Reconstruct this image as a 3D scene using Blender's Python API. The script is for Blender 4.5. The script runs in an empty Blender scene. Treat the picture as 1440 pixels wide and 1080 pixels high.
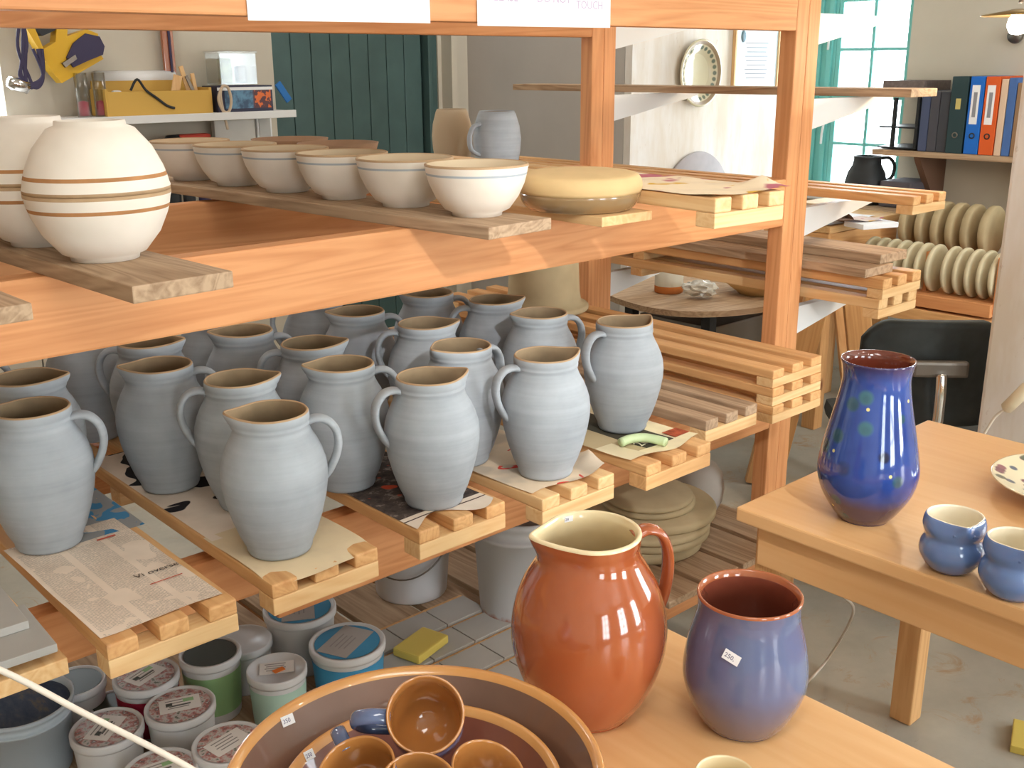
import bpy, bmesh, math, random
from mathutils import Vector, Matrix
random.seed(7)
R = math.radians
scene = bpy.context.scene
COL = scene.collection

# ------------------------------------------------------------------ helpers
def srgb(r, g, b):
    f = lambda c: (c/255)/12.92 if c <= 10.3 else ((c/255+.055)/1.055)**2.4
    return (f(r), f(g), f(b), 1)

def thing(name, label, cat, loc=(0, 0, 0), rz=0, group=None):
    o = bpy.data.objects.new(name, None); COL.objects.link(o)
    o.location = loc; o.rotation_euler = (0, 0, rz); o.empty_display_size = .05
    o['label'] = label; o['category'] = cat
    if group: o['group'] = group
    return o

def tag(o, label, cat, group=None, kind=None):
    o['label'] = label; o['category'] = cat
    if group: o['group'] = group
    if kind: o['kind'] = kind
    return o

class MB:
    def __init__(s): s.v = []; s.f = []; s.m = []; s.sm = []
    def add(s, vs, fs, mi=0, M=None, smooth=False):
        n = len(s.v)
        s.v += [tuple(M @ Vector(p)) if M else tuple(p) for p in vs]
        s.f += [[i+n for i in f] for f in fs]
        s.m += [mi]*len(fs) if isinstance(mi, int) else list(mi)
        s.sm += [smooth]*len(fs)
        return s
    def box(s, c, d, bev=.0, mi=0, M=None):
        hx, hy, hz = d[0]/2, d[1]/2, d[2]/2
        b = min(bev, hx*.9, hy*.9, hz*.9)
        if b <= 0:
            vs = [(c[0]+x*hx, c[1]+y*hy, c[2]+z*hz) for x in (-1, 1) for y in (-1, 1) for z in (-1, 1)]
            fs = [(0, 1, 3, 2), (4, 6, 7, 5), (0, 4, 5, 1), (2, 3, 7, 6), (0, 2, 6, 4), (1, 5, 7, 3)]
            return s.add(vs, fs, mi, M)
        bm = bmesh.new(); bmesh.ops.create_cube(bm, size=1)
        for v in bm.verts: v.co = Vector((v.co.x*d[0], v.co.y*d[1], v.co.z*d[2]))
        bmesh.ops.bevel(bm, geom=list(bm.edges), offset=b, segments=2, affect='EDGES', profile=.6)
        for v in bm.verts: v.co += Vector(c)
        vs = [v.co.copy() for v in bm.verts]; fs = [[v.index for v in f.verts] for f in bm.faces]
        bm.free()
        return s.add(vs, fs, mi, M)
    def lathe(s, prof, n=48, mi=0, M=None, defo=None, close=True):
        # prof: list of (r, z[, mi]) from bottom outside round to bottom inside
        vs = []; fs = []; ms = []
        for p in prof:
            for k in range(n):
                a = 2*math.pi*k/n
                q = [p[0]*math.cos(a), p[0]*math.sin(a), p[1]]
                if defo: q = defo(q, a, p)
                vs.append(q)
        for i in range(len(prof)-1):
            for k in range(n):
                k2 = (k+1) % n
                fs.append((i*n+k, i*n+k2, (i+1)*n+k2, (i+1)*n+k)); ms.append(prof[i][2] if len(prof[i]) > 2 else mi)
        if close:
            if prof[0][0] > 1e-5: fs.append(tuple(range(n))[::-1]); ms.append(prof[0][2] if len(prof[0]) > 2 else mi)
            if prof[-1][0] > 1e-5: L = (len(prof)-1)*n; fs.append(tuple(range(L, L+n))); ms.append(prof[-1][2] if len(prof[-1]) > 2 else mi)
        return s.add(vs, fs, ms, M, True)
    def tube(s, pts, rad, n=12, mi=0, M=None, flat=1.0, up=(0, 1, 0), caps=True):
        # swept tube; section: 'up' direction scaled by flat
        P = [Vector(p) for p in pts]; N = len(P); vs = []; fs = []
        U0 = Vector(up)
        for i, p in enumerate(P):
            t = (P[min(i+1, N-1)]-P[max(i-1, 0)]).normalized()
            u = (U0 - t*U0.dot(t))
            if u.length < 1e-4: u = t.orthogonal()
            u.normalize(); w = t.cross(u)
            r = rad[i] if isinstance(rad, (list, tuple)) else rad
            for k in range(n):
                a = 2*math.pi*k/n
                vs.append(p + u*math.cos(a)*r*flat + w*math.sin(a)*r)
        for i in range(N-1):
            for k in range(n):
                k2 = (k+1) % n
                fs.append((i*n+k, i*n+k2, (i+1)*n+k2, (i+1)*n+k))
        if caps: fs.append(tuple(range(n))[::-1]); fs.append(tuple(range((N-1)*n, N*n)))
        return s.add(vs, fs, mi, M, True)
    def prism(s, poly, z0, z1, mi=0, M=None):
        n = len(poly)
        vs = [(x, y, z0) for x, y in poly]+[(x, y, z1) for x, y in poly]
        fs = [tuple(range(n))[::-1], tuple(range(n, 2*n))]+[(i, (i+1) % n, n+(i+1) % n, n+i) for i in range(n)]
        return s.add(vs, fs, mi, M)
    def build(s, name, mats, parent=None, loc=None, rot=None, fixn=True, wn=False):
        me = bpy.data.meshes.new(name); me.from_pydata([tuple(v) for v in s.v], [], s.f)
        if not isinstance(mats, (list, tuple)): mats = [mats]
        for m in mats: me.materials.append(m)
        for p, mi, sm in zip(me.polygons, s.m, s.sm): p.material_index = mi; p.use_smooth = sm
        if fixn:
            bm = bmesh.new(); bm.from_mesh(me); bmesh.ops.recalc_face_normals(bm, faces=bm.faces); bm.to_mesh(me); bm.free()
        me.update()
        o = bpy.data.objects.new(name, me); COL.objects.link(o)
        if parent: o.parent = parent
        if loc is not None: o.location = loc
        if rot is not None: o.rotation_euler = rot
        return o

def smooth_path(pts, k=5):
    P = [Vector(p) for p in pts]; out = []
    for i in range(len(P)-1):
        p0 = P[max(i-1, 0)]; p1 = P[i]; p2 = P[i+1]; p3 = P[min(i+2, len(P)-1)]
        for j in range(k):
            t = j/k
            out.append(.5*((2*p1)+(p2-p0)*t+(2*p0-5*p1+4*p2-p3)*t*t+(3*p1-p0-3*p2+p3)*t**3))
    out.append(P[-1]); return out

def smooth_prof(prof, k=4):
    out = []
    for i in range(len(prof)-1):
        p0 = prof[max(i-1, 0)]; p1 = prof[i]; p2 = prof[i+1]; p3 = prof[min(i+2, len(prof)-1)]
        for j in range(k):
            t = j/k; q = []
            for a in (0, 1):
                q.append(.5*((2*p1[a])+(p2[a]-p0[a])*t+(2*p0[a]-5*p1[a]+4*p2[a]-p3[a])*t*t+(3*p1[a]-p0[a]-3*p2[a]+p3[a])*t**3))
            out.append((max(q[0], 0), q[1], p1[2] if len(p1) > 2 else 0))
    l = prof[-1]; out.append((l[0], l[1], l[2] if len(l) > 2 else 0)); return out

def dup(o, loc=None, rz=None, label=None, group=None):
    c = o.copy(); COL.objects.link(c)
    if loc is not None: c.location = loc
    if rz is not None: c.rotation_euler = (0, 0, rz)
    if label: c['label'] = label
    if group: c['group'] = group
    for ch in [x for x in bpy.data.objects if x.parent == o]:
        d = ch.copy(); COL.objects.link(d); d.parent = c
        for g in [x for x in bpy.data.objects if x.parent == ch]:
            e = g.copy(); COL.objects.link(e); e.parent = d
    return c

def text(name, body, size, mat, parent, M, extr=.0003, font_shear=0):
    cu = bpy.data.curves.new(name, 'FONT'); cu.body = body; cu.size = size; cu.extrude = extr; cu.resolution_u = 2
    cu.shear = font_shear
    ob = bpy.data.objects.new(name, cu); COL.objects.link(ob)
    dg = bpy.context.evaluated_depsgraph_get()
    me = bpy.data.meshes.new_from_object(ob.evaluated_get(dg))
    bpy.data.objects.remove(ob)
    me.materials.clear(); me.materials.append(mat)
    o = bpy.data.objects.new(name, me); COL.objects.link(o)
    o.parent = parent; o.matrix_local = M
    return o

# ------------------------------------------------------------------ materials
class NT:
    def __init__(s, name, rough=.6, spec=.3, metal=0, coat=0):
        s.m = bpy.data.materials.new(name); s.m.use_nodes = True; s.t = s.m.node_tree
        s.b = s.t.nodes['Principled BSDF']
        s.b.inputs['Roughness'].default_value = rough; s.b.inputs['Metallic'].default_value = metal
        s.b.inputs['Specular IOR Level'].default_value = spec
        if coat: s.b.inputs['Coat Weight'].default_value = coat; s.b.inputs['Coat Roughness'].default_value = .04
        s._c = None
    def n(s, typ, **kw):
        x = s.t.nodes.new(typ)
        for k, v in kw.items():
            if hasattr(x, k): setattr(x, k, v)
            else: x.inputs[k].default_value = v
        return x
    def l(s, a, b): s.t.links.new(a, b)
    def coords(s, scale=(1, 1, 1), rnd=True, rot=(0, 0, 0)):
        tc = s.n('ShaderNodeTexCoord'); mp = s.n('ShaderNodeMapping')
        mp.inputs['Scale'].default_value = scale; mp.inputs['Rotation'].default_value = rot
        src = tc.outputs['Object']
        if rnd:
            oi = s.n('ShaderNodeObjectInfo'); mul = s.n('ShaderNodeMath', operation='MULTIPLY'); mul.inputs[1].default_value = 37.0
            s.l(oi.outputs['Random'], mul.inputs[0])
            ad = s.n('ShaderNodeVectorMath', operation='ADD'); s.l(src, ad.inputs[0]); s.l(mul.outputs[0], ad.inputs[1]); src = ad.outputs[0]
        s.l(src, mp.inputs['Vector']); return mp.outputs[0]
    def noise(s, vec, scale, detail=3, rough=.55, dist=0):
        x = s.n('ShaderNodeTexNoise'); x.inputs['Scale'].default_value = scale; x.inputs['Detail'].default_value = detail
        x.inputs['Roughness'].default_value = rough; x.inputs['Distortion'].default_value = dist
        if vec is not None: s.l(vec, x.inputs['Vector'])
        return x.outputs[0]
    def ramp(s, fac, stops, interp='LINEAR'):
        r = s.n('ShaderNodeValToRGB'); e = r.color_ramp.elements; r.color_ramp.interpolation = interp
        while len(e) < len(stops): e.new(.5)
        for i, (p, c) in enumerate(stops): e[i].position = p; e[i].color = c if len(c) == 4 else (*c, 1)
        s.l(fac, r.inputs[0]); return r.outputs[0]
    def mix(s, fac, a, b, mode='MIX'):
        x = s.n('ShaderNodeMix', data_type='RGBA', blend_type=mode)
        for inp, v in ((x.inputs[0], fac), (x.inputs[6], a), (x.inputs[7], b)):
            if hasattr(v, 'is_linked') or isinstance(v, bpy.types.NodeSocket): s.l(v, inp)
            else: inp.default_value = v
        return x.outputs[2]
    def math(s, op, a, b=0.0, c=None):
        x = s.n('ShaderNodeMath', operation=op)
        for i, v in enumerate((a, b) if c is None else (a, b, c)):
            if isinstance(v, bpy.types.NodeSocket): s.l(v, x.inputs[i])
            else: x.inputs[i].default_value = v
        return x.outputs[0]
    def col(s, c):
        if isinstance(c, bpy.types.NodeSocket): s.l(c, s.b.inputs['Base Color'])
        else: s.b.inputs['Base Color'].default_value = c
        return s
    def bump(s, h, strength=.3, dist=.002):
        x = s.n('ShaderNodeBump'); x.inputs['Strength'].default_value = strength; x.inputs['Distance'].default_value = dist
        s.l(h, x.inputs['Height']); s.l(x.outputs[0], s.b.inputs['Normal']); return s

def plain(name, c, rough=.6, spec=.3, metal=0, coat=0, var=.0, vs=8):
    t = NT(name, rough, spec, metal, coat)
    if var:
        f = t.noise(t.coords(), vs, 3)
        d = tuple(x*(1-var) for x in c[:3])+(1,); u = tuple(min(1, x*(1+var)) for x in c[:3])+(1,)
        t.col(t.ramp(f, [(.3, d), (.7, u)]))
    else: t.col(c)
    return t.m

def wood(name, c1, c2, knot, axis='X', rough=.5, knots=True, gs=1.0, spec=.25):
    """sawn wood with grain running along the given object axis"""
    t = NT(name, rough, spec)
    sc = {'X': (.06, 1, 1), 'Y': (1, .06, 1), 'Z': (1, 1, .06)}[axis]
    v = t.coords(sc)
    g = t.noise(v, 55*gs, 4, .6, .6); big = t.noise(v, 9*gs, 2, .5, 1.5)
    w = t.math('FRACT', t.math('MULTIPLY', big, 9.0))
    w = t.math('ABSOLUTE', t.math('SUBTRACT', w, .5))
    f = t.math('ADD', t.math('MULTIPLY', g, .6), t.math('MULTIPLY', w, .42))
    c = t.ramp(f, [(.2, c2), (.5, c1)])
    oi = t.n('ShaderNodeObjectInfo')
    c = t.mix(t.math('MULTIPLY', oi.outputs['Random'], .3), c, c2)
    if knots:
        kv = t.coords({'X': (.45, 1, 1), 'Y': (1, .45, 1), 'Z': (1, 1, .45)}[axis])
        vo = t.n('ShaderNodeTexVoronoi'); vo.inputs['Scale'].default_value = 5.5; t.l(kv, vo.inputs['Vector'])
        k = t.ramp(vo.outputs['Distance'], [(.045, (1, 1, 1)), (.1, (0, 0, 0))])
        c = t.mix(k, c, knot)
    t.col(c); t.bump(g, .12, .001); return t.m

PINE1, PINE2, KNOT = srgb(226, 162, 110), srgb(204, 136, 86), srgb(146, 88, 62)
M = {}
for ax in 'XYZ':
    M['pine'+ax] = wood('orange_pine_'+ax, PINE1, PINE2, KNOT, ax)
    M['fresh'+ax] = wood('fresh_pine_'+ax, srgb(236, 200, 148), srgb(220, 172, 118), srgb(176, 124, 86), ax, gs=1.2)
    M['warm'+ax] = wood('warm_pine_'+ax, srgb(230, 182, 126), srgb(208, 152, 98), srgb(150, 98, 68), ax, gs=1.2)
    M['grey'+ax] = wood('weathered_wood_'+ax, srgb(196, 168, 138), srgb(150, 122, 96), srgb(110, 84, 64), ax, rough=.8, knots=False, gs=1.4)
    M['birch'+ax] = wood('birch_tabletop_'+ax, srgb(232, 184, 130), srgb(224, 170, 114), srgb(190, 140, 90), ax, rough=.35, knots=False, gs=.6, spec=.4)

def clay_jug(name):
    t = NT(name, .85, .15)
    v = t.coords((1, 1, 1)); tc = t.n('ShaderNodeTexCoord')
    band = t.n('ShaderNodeMapping'); band.inputs['Scale'].default_value = (.05, .05, 1); t.l(tc.outputs['Object'], band.inputs[0])
    b = t.noise(band.outputs[0], 60, 3, .6); f = t.noise(v, 14, 4, .6)
    c = t.ramp(t.math('ADD', t.math('MULTIPLY', b, .5), t.math('MULTIPLY', f, .5)), [(.3, srgb(150, 155, 160)), (.7, srgb(178, 183, 188))])
    t.col(c); t.bump(b, .35, .0012); return t.m
M['jug'] = clay_jug('blue_grey_unfired_slip')
M['jug_in'] = plain('raw_brown_clay', srgb(146, 126, 100), .9, .1, var=.15, vs=20)

def cream_bowl():
    t = NT('cream_slip_bowl', .8, .2); f = t.noise(t.coords(), 10, 3)
    t.col(t.ramp(f, [(.3, srgb(228, 218, 204)), (.7, srgb(240, 231, 219))])); return t.m
M['cream'] = cream_bowl()
M['cream_in'] = plain('cream_bowl_inside', srgb(206, 186, 156), .8, .2, var=.06)
M['rimtan'] = plain('tan_bare_rim', srgb(182, 152, 118), .8, .2, var=.1, vs=30)
M['bandgrey'] = plain('blue_grey_band', srgb(170, 178, 184), .8, .2)
M['bandbrown'] = plain('brown_band', srgb(178, 128, 84), .8, .2, var=.15, vs=30)
M['orangeglaze'] = None

def glaze(name, c1, c2, rough=.12, scale=6, c3=None, zsplit=None):
    t = NT(name, rough, .6, coat=.6)
    f = t.noise(t.coords(), scale, 4, .6, .5)
    c = t.ramp(f, [(.3, c1), (.7, c2)])
    if c3 is not None:
        tc = t.n('ShaderNodeTexCoord'); sx = t.n('ShaderNodeSeparateXYZ'); t.l(tc.outputs['Object'], sx.inputs[0])
        z = t.math('ADD', sx.outputs[2], t.math('MULTIPLY', f, .03))
        k = t.ramp(t.math('MULTIPLY', z, 1/zsplit), [(.35, (1, 1, 1)), (.95, (0, 0, 0))])
        c = t.mix(k, c, c3)
    t.col(c); return t.m
M['terra'] = glaze('glossy_terracotta_glaze', srgb(160, 82, 46), srgb(174, 94, 56), .1)
M['cream_gl'] = glaze('cream_glaze', srgb(236, 214, 168), srgb(244, 226, 186), .2)
M['bluegl'] = glaze('lavender_blue_glaze', srgb(92, 102, 140), srgb(104, 114, 152), .12, c3=srgb(110, 100, 112), zsplit=.1)
M['redin'] = glaze('red_brown_inside_glaze', srgb(118, 58, 44), srgb(136, 72, 54), .15)
M['redrim'] = glaze('orange_brown_rim_glaze', srgb(166, 92, 58), srgb(182, 106, 68), .12)
M['skyblue'] = glaze('bright_blue_glaze', srgb(92, 118, 168), srgb(106, 132, 182), .1, c3=srgb(104, 112, 150), zsplit=.03)
M['creamin'] = glaze('cream_inside_glaze', srgb(240, 226, 196), srgb(248, 236, 210), .2)
M['orangein'] = glaze('amber_inside_glaze', srgb(172, 112, 56), srgb(186, 126, 68), .1)
M['mugblue'] = glaze('dusk_blue_mug_glaze', srgb(84, 98, 132), srgb(104, 118, 156), .12)
M['bowlout'] = plain('terracotta_dish_outside', srgb(184, 112, 62), .5, .3, var=.1)
M['bowlin'] = glaze('brown_dish_inside', srgb(104, 72, 56), srgb(120, 84, 66), .45)
M['bowlin2'] = glaze('dark_red_dish_inside', srgb(116, 62, 46), srgb(130, 72, 54), .35)
M['bowlrim'] = glaze('amber_dish_rim', srgb(204, 142, 78), srgb(214, 156, 92), .25)
M['vasein'] = glaze('dark_brown_inside', srgb(70, 34, 26), srgb(110, 50, 34), .12)
M['browng'] = glaze('olive_brown_glaze', srgb(140, 112, 76), srgb(162, 134, 98), .2)
M['tan'] = plain('unglazed_tan_clay', srgb(212, 180, 130), .75, .2, var=.06, vs=12)
M['darkbowl'] = plain('dark_brown_clay', srgb(150, 118, 92), .8, .2, var=.1)
M['white'] = plain('white_plastic', srgb(232, 232, 232), .4, .4)
M['whitep'] = plain('white_paper', srgb(246, 246, 250), .8, .1)
M['ink'] = plain('mauve_pen_ink', srgb(206, 190, 214), .8, .1)
M['black'] = plain('black_plastic', srgb(42, 44, 46), .5, .3)
M['blackchair'] = plain('worn_black_plastic', srgb(62, 66, 66), .7, .3, var=.25, vs=14)
M['chrome'] = plain('chrome', (.8, .8, .8, 1), .12, .5, 1)
M['steel'] = plain('dull_steel', srgb(120, 112, 104), .4, .4, .7)
M['greensh'] = plain('green_glaze_handle', srgb(198, 216, 168), .35, .4)
M['yellow'] = plain('yellow_tool_plastic', srgb(216, 168, 30), .45, .3)
M['purpleblack'] = plain('dark_violet_rubber', srgb(62, 56, 84), .6, .3)
M['pink'] = plain('pink_plastic', srgb(222, 84, 110), .4, .3)
M['red'] = plain('red_tool_plastic', srgb(196, 66, 50), .45, .3)
M['bluetag'] = plain('blue_plastic', srgb(40, 110, 180), .5, .3)
M['green_door'] = plain('dark_green_paint', srgb(70, 94, 92), .5, .35, var=.12, vs=6)
M['teal'] = plain('teal_paint', srgb(116, 196, 192), .4, .4)
M['bracket'] = plain('white_bracket_paint', srgb(226, 226, 224), .5, .3)
M['plaster'] = plain('plaster_disc', srgb(204, 192, 162), .85, .1, var=.1, vs=10)
M['plaster2'] = plain('olive_plaster_disc', srgb(182, 164, 130), .85, .1, var=.12, vs=8)
M['tile'] = plain('grey_tile', srgb(172, 168, 162), .6, .2, var=.06)
M['yellowp'] = plain('yellow_plastic_tub', srgb(216, 192, 96), .4, .3)
M['greyboard'] = plain('grey_round_board', srgb(176, 170, 172), .8, .1, var=.15, vs=6)

def wall_mat(name, c1, c2, sc=2.0):
    t = NT(name, .9, .1); v = t.coords(rnd=False); f = t.noise(v, sc, 4, .6); g = t.noise(v, 40, 3)
    t.col(t.ramp(f, [(.3, c1), (.7, c2)])); t.bump(g, .15, .003); return t.m
M['wall'] = wall_mat('beige_wall_paint', srgb(196, 188, 172), srgb(206, 198, 182))
M['wallgrey'] = wall_mat('grey_wall_paint', srgb(186, 180, 174), srgb(196, 190, 184))
def white_board():
    t = NT('worn_white_boards', .8, .2); v = t.coords((1, 1, .25), rnd=False); f = t.noise(v, 5, 5, .65); g = t.noise(t.coords((1, 1, .5), rnd=False), 26, 5, .75)
    c = t.ramp(f, [(.35, srgb(218, 206, 190)), (.6, srgb(236, 232, 228))])
    c = t.mix(t.ramp(g, [(.64, (0, 0, 0)), (.74, (.6, .6, .6))]), c, srgb(178, 152, 130))
    t.col(c); return t.m
M['wboard'] = white_board()
def floor_mat():
    t = NT('stained_concrete', .75, .2); v = t.coords(rnd=False)
    f = t.noise(v, 2.2, 6, .65); g = t.noise(v, 7, 6, .75, 1)
    c = t.ramp(f, [(.3, srgb(162, 158, 146)), (.7, srgb(190, 184, 170))])
    c = t.mix(t.ramp(g, [(.56, (0, 0, 0)), (.72, (.7, .7, .7))]), c, srgb(172, 132, 84))
    c = t.mix(t.ramp(t.noise(v, 11, 6, .8, 2), [(.66, (0, 0, 0)), (.74, (.7, .7, .7))]), c, srgb(118, 78, 54))
    t.col(c); return t.m
M['floor'] = floor_mat()
M['ceil'] = plain('white_ceiling', srgb(226, 222, 214), .9, .1)

def emit(name, c, s):
    m = bpy.data.materials.new(name); m.use_nodes = True; t = m.node_tree; t.nodes.clear()
    e = t.nodes.new('ShaderNodeEmission'); e.inputs[0].default_value = c; e.inputs[1].default_value = s
    o = t.nodes.new('ShaderNodeOutputMaterial'); t.links.new(e.outputs[0], o.inputs[0]); return m
def glass(name, c=(1, 1, 1, 1), rough=.02):
    m = bpy.data.materials.new(name); m.use_nodes = True; t = m.node_tree; t.nodes.clear()
    g = t.nodes.new('ShaderNodeBsdfGlossy'); g.inputs['Roughness'].default_value = rough
    tr = t.nodes.new('ShaderNodeBsdfTransparent'); tr.inputs[0].default_value = c
    mx = t.nodes.new('ShaderNodeMixShader'); fr = t.nodes.new('ShaderNodeLayerWeight'); fr.inputs[0].default_value = .25
    o = t.nodes.new('ShaderNodeOutputMaterial')
    t.links.new(fr.outputs[1], mx.inputs[0]); t.links.new(tr.outputs[0], mx.inputs[1]); t.links.new(g.outputs[0], mx.inputs[2]); t.links.new(mx.outputs[0], o.inputs[0]); return m
M['glass'] = glass('window_glass')
M['clear'] = glass('clear_plastic', (.95, .96, .95, 1), .15)

def struct(o): o['kind'] = 'structure'; return o

# ------------------------------------------------------------------ printed paper, painted vase, plate
def paper(name, kind, base=srgb(236, 218, 200)):
    t = NT(name, .85, .1); tc = t.n('ShaderNodeTexCoord'); v = tc.outputs['Object']
    sx = t.n('ShaderNodeSeparateXYZ'); t.l(v, sx.inputs[0]); x, y = sx.outputs[0], sx.outputs[1]
    big = t.noise(v, 11, 3); grey = srgb(120, 112, 104)
    c = t.mix(t.ramp(big, [(.45, (0, 0, 0)), (.7, (.35, .35, .35))]), base, srgb(190, 172, 150))
    if kind in ('text', 'ads'):
        ln = t.math('GREATER_THAN', t.math('FRACT', t.math('MULTIPLY', y, 260.0)), .5)
        col = t.math('FRACT', t.math('MULTIPLY', x, 15.5)); cm = t.math('MULTIPLY', t.math('GREATER_THAN', col, .1), t.math('LESS_THAN', col, .93))
        st = t.n('ShaderNodeMapping'); st.inputs['Scale'].default_value = (1, 3, 1); t.l(v, st.inputs[0])
        wd = t.math('GREATER_THAN', t.noise(st.outputs[0], 260, 1), .42)
        k = t.math('MULTIPLY', t.math('MULTIPLY', ln, cm), wd)
        blk = t.math('GREATER_THAN', t.noise(v, 16, 1), .4)
        k = t.math('MULTIPLY', t.math('MULTIPLY', k, blk), .5)
        c = t.mix(k, c, grey)
    if kind == 'blobs':
        k = t.ramp(t.noise(v, 13, 1, .4, 1.5), [(.57, (0, 0, 0)), (.585, (1, 1, 1))]); c = t.mix(k, c, srgb(44, 42, 44))
    if kind == 'dark':
        n1 = t.noise(v, 26, 4, .7); c2 = t.ramp(n1, [(.3, srgb(46, 40, 42)), (.55, srgb(92, 80, 74)), (.62, srgb(150, 134, 124)), (.72, srgb(84, 76, 84))])
        c2 = t.mix(t.ramp(t.noise(v, 19, 1), [(.63, (0, 0, 0)), (.65, (1, 1, 1))]), c2, srgb(222, 92, 62))
        k = t.math('GREATER_THAN', y, .035); c = t.mix(k, c, c2)
        st = t.math('MULTIPLY', t.math('GREATER_THAN', y, .019), t.math('LESS_THAN', y, .0225)); c = t.mix(st, c, srgb(90, 70, 62))
    if kind == 'soft':
        c = t.mix(t.ramp(t.noise(v, 9, 2), [(.48, (0, 0, 0)), (.56, (.5, .5, .5))]), c, srgb(160, 152, 142))
        c = t.mix(t.ramp(t.noise(v, 24, 1, .5, 1), [(.68, (0, 0, 0)), (.7, (1, 1, 1))]), c, srgb(206, 70, 60))
    if kind == 'panel':
        k = t.math('MULTIPLY', t.math('GREATER_THAN', y, .03), t.math('LESS_THAN', x, .16)); c = t.mix(k, c, srgb(80, 76, 64))
        k = t.math('MULTIPLY', k, t.math('LESS_THAN', x, .075)); c = t.mix(k, c, srgb(198, 178, 140))
        k = t.math('MULTIPLY', t.math('LESS_THAN', y, .1), t.math('LESS_THAN', x, .05)); c = t.mix(k, c, srgb(230, 216, 180))
    if kind == 'violet':
        k = t.ramp(t.noise(v, 9, 2, .5, 1), [(.56, (0, 0, 0)), (.62, (1, 1, 1))]); c = t.mix(k, c, srgb(186, 110, 120))
        c = t.mix(t.ramp(t.noise(v, 15, 2, .5, 1), [(.62, (0, 0, 0)), (.68, (1, 1, 1))]), c, srgb(214, 170, 70))
    if kind == 'blue':
        k = t.ramp(t.noise(v, 22, 2, .5, .5), [(.5, (0, 0, 0)), (.52, (1, 1, 1))]); c = t.mix(k, srgb(150, 150, 150), srgb(76, 134, 176))
    t.col(c); t.bump(t.noise(v, 30, 3), .2, .004); return t.m

def dots_mat(name, base, rough, items, coat=.6):
    """items: (point in object space, radius, colour, softness)"""
    t = NT(name, rough, .6, coat=coat); tc = t.n('ShaderNodeTexCoord'); v = tc.outputs['Object']
    c = base(t, v) if callable(base) else base
    for p, r, cc, soft in items:
        d = t.n('ShaderNodeVectorMath', operation='DISTANCE'); t.l(v, d.inputs[0]); d.inputs[1].default_value = p
        k = t.n('ShaderNodeMapRange'); k.inputs['From Min'].default_value = r; k.inputs['From Max'].default_value = r*(1-soft); t.l(d.outputs['Value'], k.inputs['Value'])
        c = t.mix(k.outputs[0], c, cc)
    t.col(c); return t.m

# ------------------------------------------------------------------ camera
CAM = bpy.data.cameras.new('camera'); cam = bpy.data.objects.new('camera', CAM); COL.objects.link(cam)
CAM.sensor_width = 36; CAM.lens = 1480.9/1440*36; CAM.clip_start = .02
cam.matrix_world = Matrix(((0.7400388, 0.1999054, -0.6421685, 0.0000000), (-0.6725326, 0.2107020, -0.7094396, 0.0000000), (-0.0065146, 0.9568921, 0.2903705, 1.5500000), (0.0000000, 0.0000000, 0.0000000, 1.0000000)))
scene.camera = cam

# ------------------------------------------------------------------ room shell
def slab(name, c, d, mat, parent=None):
    b = MB(); b.box(c, d); return struct(b.build(name, mat, parent))
slab('floor', (1.7, .7, -.05), (7.4, 8.2, .1), M['floor'])
slab('ceiling', (1.7, .7, 2.75), (7.4, 8.2, .1), M['ceil'])
# back wall with the green door and a narrow window at its left end
b = MB()
b.box((-.45, 4.3, 1.35), (3.1, .1, 2.7)); b.box((1.89, 4.3, 1.35), (1.13, .1, 2.7)); b.box((3.52, 4.3, 1.35), (.30, .1, 2.7))
b.box((1.215, 4.3, .5), (.23, .1, 1.0)); b.box((1.215, 4.3, 2.5), (.23, .1, .4)); b.box((2.91, 4.3, 2.45), (.94, .1, .5))
struct(b.build('wall_back', M['wall']))
b = MB(); b.box((1.215, 4.33, 1.65), (.23, .02, 1.3)); struct(b.build('window_2', M['glass']))
# door
d = MB()
for i in range(8): d.box((2.497+i*.103, 4.27, 1.1), (.1, .035, 2.2), .004)
d.box((2.91, 4.295, 1.1), (.96, .01, 2.2)); d1 = d.build('door_1', M['green_door']); struct(d1)
d = MB(); d.box((3.30, 4.25, 1.1), (.022, .06, 2.2), .004); d.box((3.36, 4.28, 1.1), (.07, .04, 2.2), .004); d.box((2.90, 4.26, 2.24), (.95, .06, .07), .004)
fr = d.build('door_frame', M['teal'] if False else M['green_door'], d1); struct(fr)
# pale pilaster strips right of the door
b = MB(); b.box((3.41, 4.21, 1.35), (.035, .08, 2.7)); struct(b.build('trim_1', M['wall']))
b = MB(); b.box((3.62, 4.16, 1.35), (.09, .18, 2.7)); struct(b.build('trim_2', M['wall']))
# projecting white boarded block (grey flank, white front)
b = MB(); b.box((3.585, 3.722, 1.35), (.05, 1.06, 2.7)); struct(b.build('wall_flank', M['wallgrey']))
b = MB(); b.box((4.26, 3.17, 1.35), (1.4, .04, 2.7)); struct(b.build('wall_front', M['wboard']))
# window wall (x = 4.9)
b = MB()
b.box((4.97, -2.4, 1.35), (.14, 2.0, 2.7)); b.box((4.97, 1.1, 1.35), (.14, 3.0, 2.7)); b.box((4.97, -.9, .45), (.14, 1.0, .9)); b.box((4.97, -.9, 2.4), (.14, 1.0, .6)); b.box((4.97, 2.86, .45), (.14, .52, .9)); b.box((4.97, 2.86, 2.4), (.14, .52, .6)); b.box((4.97, 3.145, 1.35), (.14, .05, 2.7))
struct(b.build('wall_right', M['wall']))
w = MB()
for y in (2.612, 2.80, 2.985): w.box((4.93, y, 1.5), (.03, .016 if y == 2.80 else .024, 1.2), .003)
for z in (.92, 1.155, 1.38, 1.61, 1.84, 2.08): w.box((4.93, 2.80, z), (.028, .37, .015), .003)
w1 = w.build('window_1', M['teal']); struct(w1)
w = MB(); w.box((4.935, 2.80, 1.5), (.004, .36, 1.18)); struct(w.build('window_glass', M['glass'], w1))
w = MB(); w.box((4.86, 2.86, .895), (.12, .6, .03), .004); struct(w.build('window_sill', M['white'], w1))
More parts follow.
